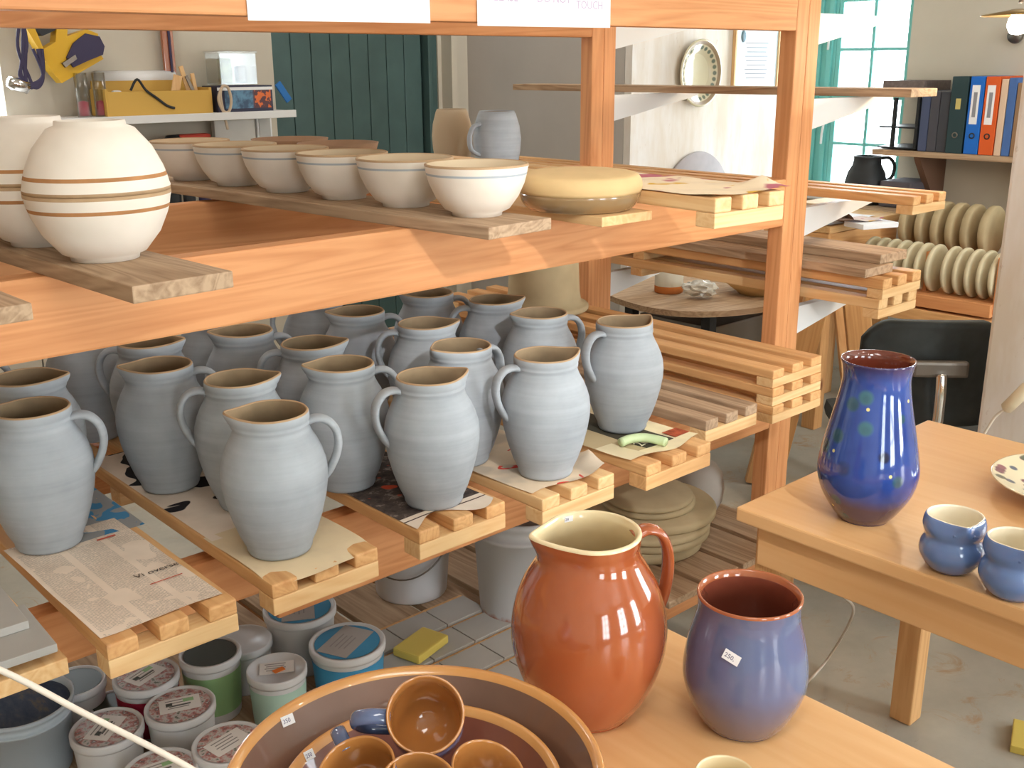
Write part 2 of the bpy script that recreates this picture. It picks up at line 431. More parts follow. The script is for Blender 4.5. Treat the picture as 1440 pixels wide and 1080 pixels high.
# inward-opened teal casement standing at the left jamb
w = MB(); w.box((4.93, 3.058, 1.5), (.03, .12, 1.2), .004); w.box((4.912, 3.03, 1.5), (.02, .03, 1.16), .004); w.box((4.912, 3.09, 1.5), (.02, .025, 1.16), .004)
cs = w.build('window_casement', M['teal'], w1); struct(cs)
for z in (1.2, 1.66):
    h = MB(); h.tube([(4.905, 3.01, z+.06), (4.89, 3.02, z+.058), (4.885, 3.025, z), (4.892, 3.03, z-.05)], .006, 8); h.build('window_hook', M['white'], cs)
# left and camera-side walls (daylight enters through the openings on the camera side)
slab('wall_left', (-1.95, .7, 1.35), (.1, 8.2, 2.7), M['wall'])
b = MB()
b.box((1.7, -3.35, .4), (7.4, .1, .8)); b.box((1.7, -3.35, 2.55), (7.4, .1, .3))
for x0_, x1_ in ((-2.0, -1.2), (-.4, .8), (1.6, 2.8), (3.6, 5.4)): b.box(((x0_+x1_)/2, -3.35, 1.6), (x1_-x0_, .1, 1.7))
struct(b.build('wall_camera_side', M['wall']))
for i_, xc in enumerate((-.8, 1.2, 3.2)):
    b = MB()
    for dx_ in (-.39, 0, .39): b.box((xc+dx_, -3.2, 1.6), (.035, .03, 1.66))
    for dz_ in (-.82, -.42, 0, .42, .82): b.box((xc, -3.2, 1.6+dz_), (.8, .03, .03))
    struct(b.build('window_%d' % (i_+3), M['teal']))
b = MB()
for dy_ in (-.49, 0, .49): b.box((4.86, -.9+dy_, 1.5), (.03, .03, 1.2))
for dz_ in (-.59, -.2, .2, .59): b.box((4.86, -.9, 1.5+dz_), (.03, 1.0, .03))
struct(b.build('window_6', M['teal']))  # added out-of-view window, made up to light the right-hand jugs
# near white pillar right of the table
b = MB(); b.box((2.985, .90, 1.35), (.5, .5, 2.7), .01); struct(b.build('wall_pillar', M['wboard']))

# ------------------------------------------------------------------ storage rack
rack = thing('storage_rack', 'big open storage rack of orange pine posts and beams holding the jugs and bowls', 'rack', (1.0, 1.8, 0))
def rp(name, c, d, mat, bev=.004):
    b = MB(); b.box((0, 0, 0), d, bev); o = b.build(name, mat, rack, (c[0]-1.0, c[1]-1.8, c[2])); return o
for (px, py) in ((2.330, 1.5225), (2.330, 2.1915), (-.452, 1.5225), (-.452, 2.1915)):
    rp('post', (px+.024, py, 1.2), (.05, .045, 2.4), M['pineZ'])
    rp('post', (px-.026, py, 1.2), (.05, .045, 2.4), M['pineZ'])
FX = (-.40, 2.2795)
def beam(y, z0, z1, x0=FX[0], x1=FX[1], m='pineX'): rp('beam', ((x0+x1)/2, y, (z0+z1)/2), (x1-x0, .042, z1-z0), M[m])
beam(1.5215, 1.622, 1.80); beam(2.1905, 1.622, 1.80)
beam(1.5215, 1.157, 1.274); beam(2.1905, 1.15, 1.266)
beam(1.5215, .682, .773, x1=.80); beam(1.5215, .62, .773, x0=.802)
beam(2.1905, .66, .773)
beam(1.5215, .20, .318); beam(2.1905, .20, .318)
for i in range(19): rp('deck_board', (-.35+i*.145, 1.83, .327), (.125, .86, .018), M['greyY'], .002)
# white cantilever bracket arms on the right side of the posts
for z, L in ((1.665, .26), (1.462, .30), (1.192, .27), (.932, .27)):
    for y in (1.50, 2.168):
        b = MB(); Mx = Matrix.Rotation(R(90), 4, 'X')
        b.prism([(0, 0), (L+.1, 0), (L+.1, -.01), (0, -.075)], -.012, .012, M=Mx)
        b.build('bracket_arm', M['bracket'], rack, (2.382-1.0, y+.022-1.8, z))

# ------------------------------------------------------------------ slatted pallets
def pallet(loc, label, rz=0, W=.188, L=1.15, hs=.0232, hc=.0276, mat='warm', sw=.043, endmat='fresh', group=None):
    t = thing('slatted_pallet', label, 'pallet', loc, rz, group)
    for y in (.022, L*.5, L-.03):
        b = MB(); b.box((0, 0, 0), (W, .044, hc), .002); b.build('crosspiece', M[endmat+'X'], t, (W/2, y, hc/2))
    for i in range(3):
        b = MB(); b.box((0, 0, 0), (sw, L, hs), .0035); b.build('slat', M[mat+'Y'], t, (sw/2+i*(W-sw)/2, L/2, hc+hs/2))
    return t
pallet((.424, 1.264, .7735), 'pine slatted pallet under the newspaper, second from the left on the lower shelf', mat='warm')
pallet((.669, 1.264, .7735), 'pine slatted pallet under crumpled beige paper holding the front-left jug with a left spout')
pallet((.938, 1.263, .7735), 'pine slatted pallet under the dark printed page, in the middle of the lower shelf')
pallet((1.176, 1.222, .7735), 'yellowish slatted pallet with rounded slats beside the orange jug rim', mat='fresh', W=.185)
pallet((1.43, 1.203, .7735), 'orange slatted pallet carrying the pale green broken handle', mat='warm', W=.196, endmat='warm')
pallet((1.72, 1.288, .7735), 'empty weathered grey-brown slatted pallet on the lower shelf', mat='grey', endmat='fresh', W=.184)
for i, w in enumerate(('bottom', 'middle', 'top')):
    pallet((1.93+i*.002, 1.264+i*.004, .7735+i*.0408), w+' pallet of the stack of three empty pallets by the front post', hs=.0205, hc=.0200, W=.195, mat='warm', endmat='fresh')
pallet((1.484, 1.115, 1.2745), 'sunlit pine pallet under creased newspaper on the upper beam', rz=R(-4), mat='fresh', W=.188, hs=.0265, hc=.0265, L=1.10)
pallet((2.44, 1.245, 1.1935), 'long empty slatted pallet on the white arms outside the post, in front of the window', W=.165, L=1.6, hs=.022, hc=.022, sw=.036, mat='warm')
pallet((2.40, 1.287, .9335), 'lower of two stacked pallets on the white arms, above the black chair', W=.19, L=1.6, mat='fresh', hs=.026, hc=.024)
pallet((2.405, 1.283, .9840), 'upper of two stacked pallets on the white arms, above the black chair', W=.19, L=1.6, mat='warm', hs=.026, hc=.024)

def board(loc, d, label, mat, rz=0, name='plank', group=None):
    b = MB(); b.box((d[0]/2, d[1]/2, d[2]/2), d, .002)
    o = b.build(name, M[mat], None, loc, (0, 0, rz)); tag(o, label, 'plank', group); return o
board((1.128, 1.30, 1.2745), (.155, 1.3, .0205), 'plank carrying the row of six cream bowls', 'greyY', R(4.3))
board((.500, 1.235, 1.2745), (.138, 1.1, .022), 'weathered grooved plank under the paired cream bowls', 'greyY', R(3))
board((1.362, 1.266, 1.2745), (.132, 1.35, .0175), 'pale plank under the round tan dish', 'freshY', R(-1))
board((.245, 1.23, 1.2745), (.138, .9, .020), 'grey plank end sticking out at the left picture edge', 'greyY', R(2))
board((.25, 1.245, 1.295), (.10, .7, .017), 'bright orange batten lying on the plank end at the left edge', 'warmY', R(2), name='batten')
board((2.556, 1.34, 1.465), (.135, 1.47, .02), 'dark bare plank on the upper white arms, crossing the wall plate', 'greyY')
board((2.388, 1.325, 1.0345), (.13, 1.5, .022), 'lower of two loose grey planks on the stacked pallets', 'greyY', R(-1))
board((2.475, 1.335, 1.057), (.125, 1.45, .024), 'upper of two loose grey planks on the stacked pallets', 'greyY', R(-2))
# bottom-left pale board with two grey tiles
board((.19, 1.317, .7735), (.20, 1.0, .024), 'yellow pine plank at the lower left edge carrying grey tiles', 'freshY')
board((.16, 1.352, .7975), (.215, .045, .014), 'first short batten lying across the yellow plank', 'freshX', name='batten')
board((.16, 1.44, .7975), (.215, .06, .014), 'second short batten lying across the yellow plank', 'freshX', name='batten')
for i, (x, y, z) in enumerate(((0.3788, 1.3152, .8120), (0.3659, 1.3794, .8245))):
    b = MB(); b.box((-.10, .07, .006), (.20, .14, .012), .001); o = b.build('tile', M['tile'], None, (x, y, z), (0, 0, R(-2)))
    tag(o, ('front', 'rear')[i]+' white-grey tile on the battens at the left edge', 'tile')

# ------------------------------------------------------------------ newspapers
def sheet(x0, y0, w, l, z, mat, label, rz=0, seed=1, curl=.006, droop=.0, name='newspaper_sheet', corner=None, jag=.0):
    rnd = random.Random(seed); nx, ny = 36, 48; vs = []; fs = []
    ph = [rnd.uniform(0, 6.28) for _ in range(6)]
    for j in range(ny+1):
        for i in range(nx+1):
            u, v = i/nx, j/ny
            x = u*w + jag*math.sin(v*9+ph[0])*(.5-abs(u-.5)) ; y = v*l
            if j == 0: pass
            y -= jag*math.sin(u*7+ph[1])*(1-v)**3
            e = max(0, 1-v*l/.06)      # near the front edge
            s = max(0, 1-min(u, 1-u)*w/.02)
            h = .0006+.0005*math.sin(x*60+ph[2])*math.sin(y*40+ph[3]) + curl*e*(.5+.5*math.sin(x*34+ph[4])) + curl*.35*s*(.5+.5*math.sin(y*26+ph[5]))
            h -= droop*e*e
            if corner:
                cu, cv, ch, cr = corner; dd = math.hypot((u-cu)*w, (v-cv)*l)
                if dd < cr: h += ch*(1-dd/cr)**1.5
            vs.append((x, y, h))
    for j in range(ny):
        for i in range(nx):
            a = j*(nx+1)+i; fs.append((a, a+1, a+nx+2, a+nx+1))
    b = MB(); b.add(vs, fs, 0, None, True)
    o = b.build(name, mat, None, (x0, y0, z), (0, 0, rz), fixn=False)
    tag(o, label, 'newspaper'); return o
ZP = .8245
s1 = sheet(.425, 1.285, .178, .37, ZP, paper('newsprint_columns', 'text'), 'newspaper page with text columns in front of the left jug', R(1), 3, .003)
inkm = plain('newspaper_ink', srgb(70, 62, 58), .9, .1)
redm = plain('newspaper_red_ink', srgb(196, 90, 70), .9, .1)
text('headline', 'Vi overse', .018, inkm, s1, Matrix.Translation((.108, .13, .0022)), 0)
bb = MB(); bb.box((0, 0, 0), (.05, .0016, .0004)); bb.build('red_rule', redm, s1, (.14, .098, .0024))
bb = MB(); bb.box((0, 0, 0), (.03, .004, .0004)); bb.build('red_rule', redm, s1, (.135, .30, .0024))
sheet(.50, 1.60, .125, .28, ZP-.0004, paper('newsprint_blue', 'blue'), 'blue printed page behind the text page on the left pallet', R(0), 8, .001)
sheet(.670, 1.262, .186, .22, ZP, paper('plain_newsprint', 'plain', srgb(228, 206, 170)), 'crumpled beige paper under the front-left jug', R(0), 5, .006, .008, jag=.006)
sheet(.674, 1.46, .18, .5, ZP-.0003, paper('newsprint_black_shapes', 'blobs'), 'newspaper with bold black shapes behind the front-left jug', R(0), 6, .001)
sheet(.94, 1.285, .176, .5, ZP, paper('newsprint_dark_collage', 'dark'), 'dark printed page with red spots under the middle jug', R(0), 9, .003, jag=.02)
sheet(1.178, 1.245, .20, .42, ZP+.0002, paper('newsprint_soft', 'soft', srgb(226, 204, 176)), 'torn beige page under the jug beside the orange jug rim', R(2), 11, .004, corner=(1, .1, .02, .05), jag=.012)
s5 = sheet(1.425, 1.232, .21, .30, ZP+.0002, paper('newsprint_panel', 'panel', srgb(240, 226, 186)), 'cream page with black title panel under the right-hand jug', R(1), 12, .004, jag=.008)
text('title', '20', .034, plain('title_white', srgb(230, 220, 190), .8, .1), s5, Matrix.Translation((0.0730, 0.0419, .0032)) @ Matrix.Rotation(R(8), 4, 'Z'), .0002)
b = MB(); b.box((0, 0, 0), (.045, .035, .0006)); b.build('printed_picture', plain('printed_portrait', srgb(170, 84, 56), .8, .1, var=.4, vs=60), s5, (0.1874, 0.0474, .0032))
sheet(1.482, 1.12, .215, .55, 1.3282, paper('newsprint_violet', 'violet', srgb(236, 216, 184)), 'creased newspaper on the sunlit pallet of the upper beam', R(-4), 14, .004, corner=(1, .12, .02, .06))
# pale green broken handle lying on the page
b = MB(); b.tube(smooth_path([(-.042, -.006, .009), (-.02, .008, .011), (.008, .009, .012), (.036, -.004, .010), (.046, -.012, .009)], 6), .0095, 14, up=(0, 0, 1), flat=.95)
o = b.build('broken_handle', M['greensh'], None, (1.505, 1.282, .8268), (0, 0, R(-38))); tag(o, 'pale green broken pottery handle lying on the cream page', 'handle')

# ------------------------------------------------------------------ grey-blue jugs
JP = [(.0, .000, 0), (.040, .000, 0), (.048, .001, 0), (.0505, .006, 0), (.0510, .012, 0), (.0595, .030, 0), (.0695, .060, 0), (.0765, .088, 0), (.0805, .113, 0), (.0812, .129, 0), (.0795, .146, 0), (.0748, .162, 0), (.0682, .177, 0), (.0610, .190, 0), (.0575, .199, 0),
      (.0567, .203, 0), (.0580, .2055, 0), (.0582, .2085, 0), (.0570, .2105, 0), (.0583, .213, 0), (.0583, .221, 0), (.0575, .2245, 2)]
JI = [(.0555, .2272, 2), (.0535, .2255, 1), (.0510, .215, 1), (.0500, .203, 1), (.055, .190, 1), (.067, .165, 1), (.075, .128, 1), (.070, .085, 1), (.052, .03, 1), (.042, .010, 1), (0, .009, 1)]
def spout_def(zn=.2, amp=.012, w=.42, ztop=.2275):
    def f(q, a, p):
        k = max(0, (p[1]-zn)/(ztop-zn)); k = k*k*(3-2*k)
        d = abs(((a-math.pi+math.pi) % (2*math.pi))-math.pi)
        g = math.exp(-(d/w)**2)*k
        ox = -amp*g; side = math.exp(-((d-.85)/.35)**2)*k*amp*.22
        r = math.hypot(q[0], q[1]) or 1
        return [q[0]+ox-side*q[0]/r, q[1]*(1-.25*g)-side*q[1]/r, q[2]+.004*g]
    return f
jug0 = thing('jug', '', 'jug', (0, 0, 0), 0, 'blue-grey unfired jugs on the lower shelf')
b = MB(); b.lathe(JP+JI, 72, defo=spout_def(), close=False)
b.build('body', [M['jug'], M['jug_in'], M['rimtan']], jug0)
b = MB(); hp = smooth_path([(.050, 0, .2040), (.066, 0, .2090), (.083, 0, .2050), (.0955, 0, .1900), (.0995, 0, .1700), (.0965, 0, .1510), (.0890, 0, .1330), (.0800, 0, .1180), (.0735, 0, .1090)], 5)
n = len(hp); b.tube(hp, [.0062 if i < n-8 else .0062*(1-.45*(i-n+8)/8) for i in range(n)], 14, flat=2.0)
b.build('handle', M['jug'], jug0)
JUGS = [
 (.482, 1.631, -28, 'large-looking blue-grey jug at the left edge, standing behind the newspaper page'),
 (.537, 1.809, 145, 'blue-grey jug at the left edge with spout to the right, directly behind the front-left-edge jug'),
 (.741, 1.363, -28, 'lit blue-grey jug with left spout standing on the crumpled beige paper'),
 (.794, 1.556, 152, 'blue-grey jug with big left handle, half hidden behind the jug on beige paper'),
 (.731, 1.728, -22, 'shaded blue-grey jug standing on the page with black shapes'),
 (.790, 1.899, 140, 'dark blue-grey jug whose left handle shows behind the shaded jug, rim under the beam'),
 (1.034, 1.346, 163, 'lit blue-grey jug with left handle on the dark printed page, centre of the picture'),
 (.967, 1.513, -24, 'blue-grey jug with left spout between the two lit front jugs'),
 (1.009, 1.675, 146, 'blue-grey jug with left handle, third from the front on the dark page pallet'),
 (.961, 1.850, -22, 'dim blue-grey jug with left spout, fourth from the front on the dark page pallet'),
 (1.268, 1.310, 163, 'lit blue-grey jug with curled left handle on the torn beige page'),
 (1.198, 1.465, 2, 'blue-grey jug with left spout and edge-on handle just behind the jug on torn beige page'),
 (1.261, 1.650, 146, 'blue-grey jug with left handle, third on the torn page pallet'),
 (1.222, 1.838, -22, 'dim blue-grey jug with right handle, fourth on the torn page pallet'),
 (1.560, 1.383, 172, 'brightest pale grey jug on the cream page, rightmost of the jugs'),
 (1.489, 1.556, -18, 'blue-grey jug with right handle directly behind the brightest jug row'),
 (1.508, 1.721, 148, 'blue-grey jug with left handle in front of the olive plaster form'),
 (1.446, 1.882, -26, 'blue-grey jug farthest back on the right pallet, rim touching the beam line'),
]
for i, (x, y, a, lab) in enumerate(JUGS):
    if i == 0: o = jug0; o.location = (x, y, .8264); o.rotation_euler = (0, 0, R(a)); o['label'] = lab
    else: dup(jug0, (x, y, .8264), R(a), lab)
for x, y, a, lab in ((.470, 2.03, -10, 'dark jug deep in the shelf behind the two left-edge jugs'),
                     (.735, 2.085, -30, 'dark jug deep in the shelf behind the jug with its rim under the beam'),
                     (.985, 2.03, 150, 'dark jug deep in the shelf behind the dim left-spout jug'),
                     (1.235, 2.02, 150, 'dark jug deep in the shelf behind the dim right-handled jug')):
    dup(jug0, (x, y, .8264), R(a), lab)

# olive plaster form with flange behind the jugs
b = MB(); b.lathe([(0, 0), (.122, 0), (.125, .004), (.125, .013), (.121, .017), (.105, .02), (.100, .05), (.095, .15), (.09, .158), (0, .16)], 48, close=False)
o = b.build('plaster_form', M['plaster2'], None, (2.0000, 2.0750, .8965)); tag(o, 'olive flanged plaster form on the pallet stack by the rear post', 'mold')

# ------------------------------------------------------------------ cream bowls
def bowl_prof(Rr, H, foot):
    o = [(0, .003, 0), (foot-.004, .003, 0), (foot-.003, 0, 0), (foot+.001, 0, 0), (foot+.002, .006, 0), (foot*1.35, .012, 0), (Rr*.80, H*.36, 0), (Rr*.92, H*.62, 0), (Rr*.965, H*.79, 2), (Rr*.972, H*.83, 0), (Rr*.985, H*.9, 0), (Rr*1.0, H*.955, 1), (Rr*1.0, H*.99, 1), (Rr*.975, H, 1), (Rr*.95, H*.985, 3)]
    i = [(Rr*.93, H*.8, 3), (Rr*.84, H*.5, 3), (Rr*.62, H*.22, 3), (foot*.8, H*.1, 3), (0, H*.09, 3)]
    return o+i
BM = [M['cream'], M['rimtan'], M['bandgrey'], M['cream_in']]
b = MB(); b.lathe(bowl_prof(.0915, .0905, .043), 56, close=False)
bowl0 = b.build('bowl', BM, None, (1.214, 1.430, 1.2955))
names = ('first and brightest cream bowl at the near end of the bowl row', 'second cream bowl from the near end of the row', 'third cream bowl from the near end of the row', 'fourth cream bowl from the near end of the row', 'fifth cream bowl from the near end of the row', 'sixth and farthest cream bowl of the row')
tag(bowl0, names[0], 'bowl', 'cream bowls in a row on the plank')
for i, (x, y) in enumerate(((1.204, 1.626), (1.188, 1.813), (1.171, 2.002), (1.156, 2.192), (1.140, 2.380))):
    dup(bowl0, (x, y, 1.2955), R(20*i), names[i+1])
# paired bowls, rim to rim
def pair_prof(Rr, H, foot):
    return [(0, .004, 0), (foot-.004, .004, 0), (foot-.003, 0, 0), (foot+.002, 0, 0), (foot+.003, .006, 0), (foot*1.3, .010, 0), (Rr*.80, H*.38, 0), (Rr*.925, H*.66, 0), (Rr*.95, H*.745, 1), (Rr*.966, H*.80, 0), (Rr*.985, H*.9, 0), (Rr*1.0, H*.95, 2), (Rr*.998, H, 2), (Rr*.95, H, 2), (Rr*.93, H*.8, 3), (Rr*.84, H*.5, 3), (Rr*.62, H*.22, 3), (foot*.8, H*.1, 3), (0, H*.09, 3)]
b = MB(); b.lathe(pair_prof(.0955, .0925, .043), 64, close=False)
pm = [M['cream'], M['bandbrown'], M['rimtan'], M['cream_in']]
pb0 = b.build('bowl', pm, None, (.556, 1.452, 1.2970)); tag(pb0, 'lower upright cream bowl with brown bands, of the nearest rim-to-rim pair', 'bowl', 'cream bowls stacked rim to rim')
def inv(o, x, y, z, lab):
    c = dup(o, (x, y, z), 0, lab); c.rotation_euler = (math.pi, 0, .4); return c
inv(pb0, .556, 1.452, 1.2970+.1855, 'upper upturned cream bowl with brown bands, of the nearest rim-to-rim pair')
for (x, y, w) in ((.540, 1.646, 'second'), (.515, 1.84, 'third')):
    dup(pb0, (x, y, 1.2970), .3, 'lower upright cream bowl of the %s rim-to-rim pair at the left edge' % w)
    inv(pb0, x, y, 1.2970+.1855, 'upper upturned cream bowl of the %s rim-to-rim pair at the left edge' % w)
# round tan dish upside down on a brown dish
dx, dy = 1.4238, 1.3813
b = MB(); b.lathe(smooth_prof([(0, .001), (.085, .0), (.098, .003), (.108, .013), (.112, .025), (.112, .031)], 4)+[(.106, .031), (.10, .012), (0, .008)], 56, close=False)
o = b.build('dish', M['browng'], None, (dx, dy, 1.2925)); tag(o, 'glossy olive-brown round dish under the tan dish', 'dish')
b = MB(); b.lathe([(0, .003), (.10, .003), (.106, 0), (.1125, 0)]+smooth_prof([(.1150, .005), (.1160, .015), (.112, .026), (.101, .0335), (.06, .0365), (0, .037)], 4), 56, close=False)
o = b.build('dish', M['tan'], None, (dx, dy, 1.3245), (R(.8), R(-.6), 0)); tag(o, 'round tan upturned dish on top of the olive-brown dish', 'dish')
# two barrel mugs behind the bowls
for k, (px, lab, mt) in enumerate((((1.9124, 2.3560), 'tan barrel-shaped mug behind the bowl row', 'jug_in'), ((1.9107, 2.1639), 'blue-grey barrel-shaped mug behind the brightest bowl', 'jug'))):
    t = thing('mug', lab, 'mug', (px[0], px[1], 1.2748), R(175) if k else R(60))
    s = .97 if k == 0 else 1.1
    pr_ = [(0, .002, 0), (.045*s, .0, 0), (.049*s, .004, 0), (.056*s, .05, 0), (.0585*s, .085, 0), (.055*s, .118, 0), (.046*s, .150, 0), (.042*s, .158, 0), (.038*s, .156, 1), (.042*s, .145, 1), (.054*s, .085, 1), (.044*s, .01, 1), (0, .008, 1)]
    b = MB(); b.lathe(pr_, 40, close=False); b.build('body', [plain('mug_clay_'+lab[:4], srgb(182, 164, 138), .85, .1) if k == 0 else M['jug'], M['jug_in']], t)
    b = MB(); b.tube(smooth_path([(.050*s, 0, .125), (.078, 0, .118), (.090, 0, .09), (.084, 0, .06), (.052*s, 0, .045)], 5), .005, 12, flat=1.8); b.build('handle', M['jug'] if k else M['darkbowl'], t)
board((1.80, 2.04, 1.2668), (.24, .36, .0078), 'thin plank under the two barrel mugs', 'greyY', R(-2))
# dark bowls farther back
b = MB(); b.lathe([(0, 0), (.04, 0), (.065, .02), (.093, .06), (.099, .078), (.094, .078), (.06, .025), (0, .012)], 48, close=False)
db = b.build('bowl', M['darkbowl'], None, (1.4550, 2.4600, 1.2925)); tag(db, 'dark clay bowl behind the row, the left of two', 'bowl', 'dark bowls behind the row')
dup(db, (1.4550, 2.2350, 1.2925), 0, 'dark clay bowl behind the row, the right of two')

# ------------------------------------------------------------------ signs on the top beam
for (x0, x1, lab, rows) in ((.828, 1.173, 'left white paper sign taped to the top beam', (('DO NOT TOUCH', .085, .050, .030),)),
                      (1.279, 1.624, 'right white paper sign with mauve lettering taped to the top beam', (('PLEASE', .026, .043, .023), ('DO NOT', .145, .043, .022), ('TOUCH', .248, .034, .021)))):
    b = MB(); b.box((0, 0, 0), (x1-x0, .0012, .20)); s = b.build('paper_sign', M['whitep'], None, ((x0+x1)/2, 1.4985, 1.717), (0, R(-.4), 0)); tag(s, lab, 'sign')
    for (tx, ox, oz, sz) in rows:
        text('lettering', tx, sz, M['ink'], s, Matrix.Translation((-(x1-x0)/2+ox, -.0012, -.10+oz)) @ Matrix.Rotation(R(90), 4, 'X'), .0001)

# ------------------------------------------------------------------ tables
def table(name, x0, x1, y0, y1, lab, legs, leg_name='leg'):
    t = thing(name, lab, 'table', ((x0+x1)/2, (y0+y1)/2, 0)); cx, cy = (x0+x1)/2, (y0+y1)/2
    b = MB(); b.box((0, 0, 0), (x1-x0, y1-y0, .028), .004); b.build('tabletop', M['birchY'], t, (0, 0, .736))
    a = .035
    for (c, d, ax) in (((x0+a, cy), (.022, y1-y0-2*a), 'Y'), ((x1-a, cy), (.022, y1-y0-2*a), 'Y'), ((cx, y0+a), (x1-x0-2*a-.03, .022), 'X'), ((cx, y1-a), (x1-x0-2*a-.03, .022), 'X')):
        b = MB(); b.box((0, 0, 0), (d[0], d[1], .085), .003); b.build('apron', M['birch'+ax], t, (c[0]-cx, c[1]-cy, .679))
    for (x, y) in legs:
        b = MB(); b.box((0, 0, 0), (.055, .055, .72), .004); b.build('leg', M['warmZ'], t, (x-cx, y-cy, .36))
    return t
table('display_table', 1.540, 2.282, -.75, 1.074, 'birch display table on the right with the tall blue vase and small blue pitchers', ((1.60, 1.02), (2.225, 1.02), (1.60, -.69), (2.225, -.69)))
table('display_table', .43, 1.100, -.9, .915, 'birch display table in the foreground with the orange jug and large terracotta dishes', ((.50, .85), (1.03, .85), (.50, -.84), (1.03, -.84)))

# ------------------------------------------------------------------ glazed pots
# big orange jug
t = thing('pitcher', 'large glossy orange-brown jug with cream inside and spout to the left', 'jug', (.866, .815, .7505), R(-26))
o_ = smooth_prof([(0, .003), (.050, .0), (.056, .003), (.064, .012), (.080, .040), (.0935, .078), (.0985, .112), (.0955, .146), (.0855, .178), (.072, .203), (.0635, .219), (.0615, .231), (.0625, .239), (.0628, .245)], 4)
b = MB(); b.lathe(o_+[(.0634, .2475, 1), (.0628, .2505, 1), (.0600, .252, 1), (.0575, .250, 1), (.0560, .238, 1), (.0570, .222, 1), (.075, .19, 1), (.090, .15, 1), (.092, .12, 1), (.07, .04, 1), (.05, .012, 1), (0, .01, 1)], 80, close=False, defo=spout_def(.205, .016, .42, .252))
b.build('body', [M['terra'], M['cream_gl']], t)
hp = smooth_path([(.057, 0, .236), (.074, 0, .243), (.092, 0, .236), (.103, 0, .215), (.106, 0, .188), (.103, 0, .160), (.097, 0, .138), (.092, 0, .125)], 6)
b = MB(); b.tube(hp, .0065, 16, flat=2.0); b.build('handle', M['terra'], t)
def sticker(parent, c, n, up, w, h, s, mat=None):
    """paper price sticker lying on a surface with normal n"""
    n = Vector(n).normalized(); u = (Vector(up)-n*n.dot(Vector(up))).normalized(); r = u.cross(n)
    Mx = Matrix(((r.x, u.x, n.x, c[0]), (r.y, u.y, n.y, c[1]), (r.z, u.z, n.z, c[2]), (0, 0, 0, 1)))
    b = MB(); b.box((0, 0, 0), (w, h, .0006), .0002); o = b.build('price_sticker', M['whitep'], parent); o.matrix_local = Mx
    text('lettering', s, h*.62, stick_ink, o, Matrix.Translation((-w*.42, -h*.22, .0005)), .00005)
stick_ink = plain('blue_sticker_ink', srgb(110, 104, 140), .8, .1)
def local(v, a): c, s = math.cos(a), math.sin(a); return (v[0]*c+v[1]*s, -v[0]*s+v[1]*c, v[2])
vn = local((.42, .40, .1), R(-26)); k_ = Vector((vn[0], vn[1], 0)).normalized()
sticker(t, (-0.0090, 0.0549, 0.2442), (0.1608, -0.9870, 0.0000), (0, 0, 1), .012, .008, '28')
# blue-violet pot
t = thing('pot', 'blue-violet glazed pot with red-brown rim and inside and a white price sticker', 'pot', (.991, .664, .7505), 0)
o_ = smooth_prof([(0, .003), (.042, .0), (.048, .002), (.055, .010), (.0680, .035), (.0762, .062), (.0765, .085), (.0725, .112), (.0665, .136), (.0628, .152), (.0620, .164)], 4)
b = MB(); b.lathe(o_+[(.0628, .172, 0), (.0640, .1765, 1), (.0640, .179, 1), (.0625, .1805, 1), (.0605, .179, 1), (.058, .172, 2), (.056, .160, 2), (.060, .14, 2), (.070, .10, 2), (.068, .064, 2), (.05, .02, 2), (0, .01, 2)], 80, close=False)
b.build('body', [M['bluegl'], M['redrim'], M['redin']], t)
cdir = Vector((-.831, -.557, 0)); rdir = Vector((.557, -.831, 0))
def onpot(rad, u, z): return cdir*math.sqrt(rad*rad-u*u)+rdir*u+Vector((0, 0, z))
p = onpot(.0695, -.016, .128); nrm = Vector((p.x, p.y, .022)).normalized()
sticker(t, tuple(p+nrm*.0012), tuple(nrm), tuple(Vector((0, 0, 1))+rdir*.35), .021, .0125, '250,')
# tall dark blue vase with flowers
vc = Vector((-.883, -.469, 0)); vr = Vector((.469, -.883, 0))
def vrad(z):
    pr0 = [(.045, 0), (.060, .02), (.080, .055), (.0885, .090), (.086, .12), (.078, .16), (.069, .20), (.061, .24), (.058, .265), (.060, .285), (.064, .30)]
    for (r0, z0), (r1, z1) in zip(pr0, pr0[1:]):
        if z <= z1: return r0+(r1-r0)*(z-z0)/(z1-z0)
    return .064
def vp(px, py):
    z = (740-py)/727; ax = 1212+(738-py)*.085; u = (px-ax)/764; r = vrad(max(z, 0)); u = max(-r*.97, min(r*.97, u))
    return tuple(vc*math.sqrt(r*r-u*u)+vr*u+Vector((0, 0, z)))
G1, G2, Y1 = srgb(62, 108, 122), srgb(50, 84, 100), srgb(224, 212, 140)
items = []
for px, py, rr, cc in ((1216, 562, .0155, G1), (1216, 600, .0155, G1), (1199, 573, .0155, G2), (1180, 617, .016, G2), (1164, 636, .016, G2), (1188, 655, .0165, srgb(44, 66, 120)), (1240, 634, .012, srgb(36, 40, 70)), (1257, 666, .013, G2), (1178, 702, .013, G2), (1188, 727, .012, G2), (1261, 588, .010, G2)):
    items.append((vp(px, py), rr, cc, .4))
    items.append((vp(px+1, py+2), rr*.62, tuple(c*.82 for c in cc[:3])+(1,), .6))
for px, py in ((1219, 576), (1175, 637), (1248, 658), (1174, 715), (1269, 568)): items.append((vp(px, py), .0036, Y1, .3))
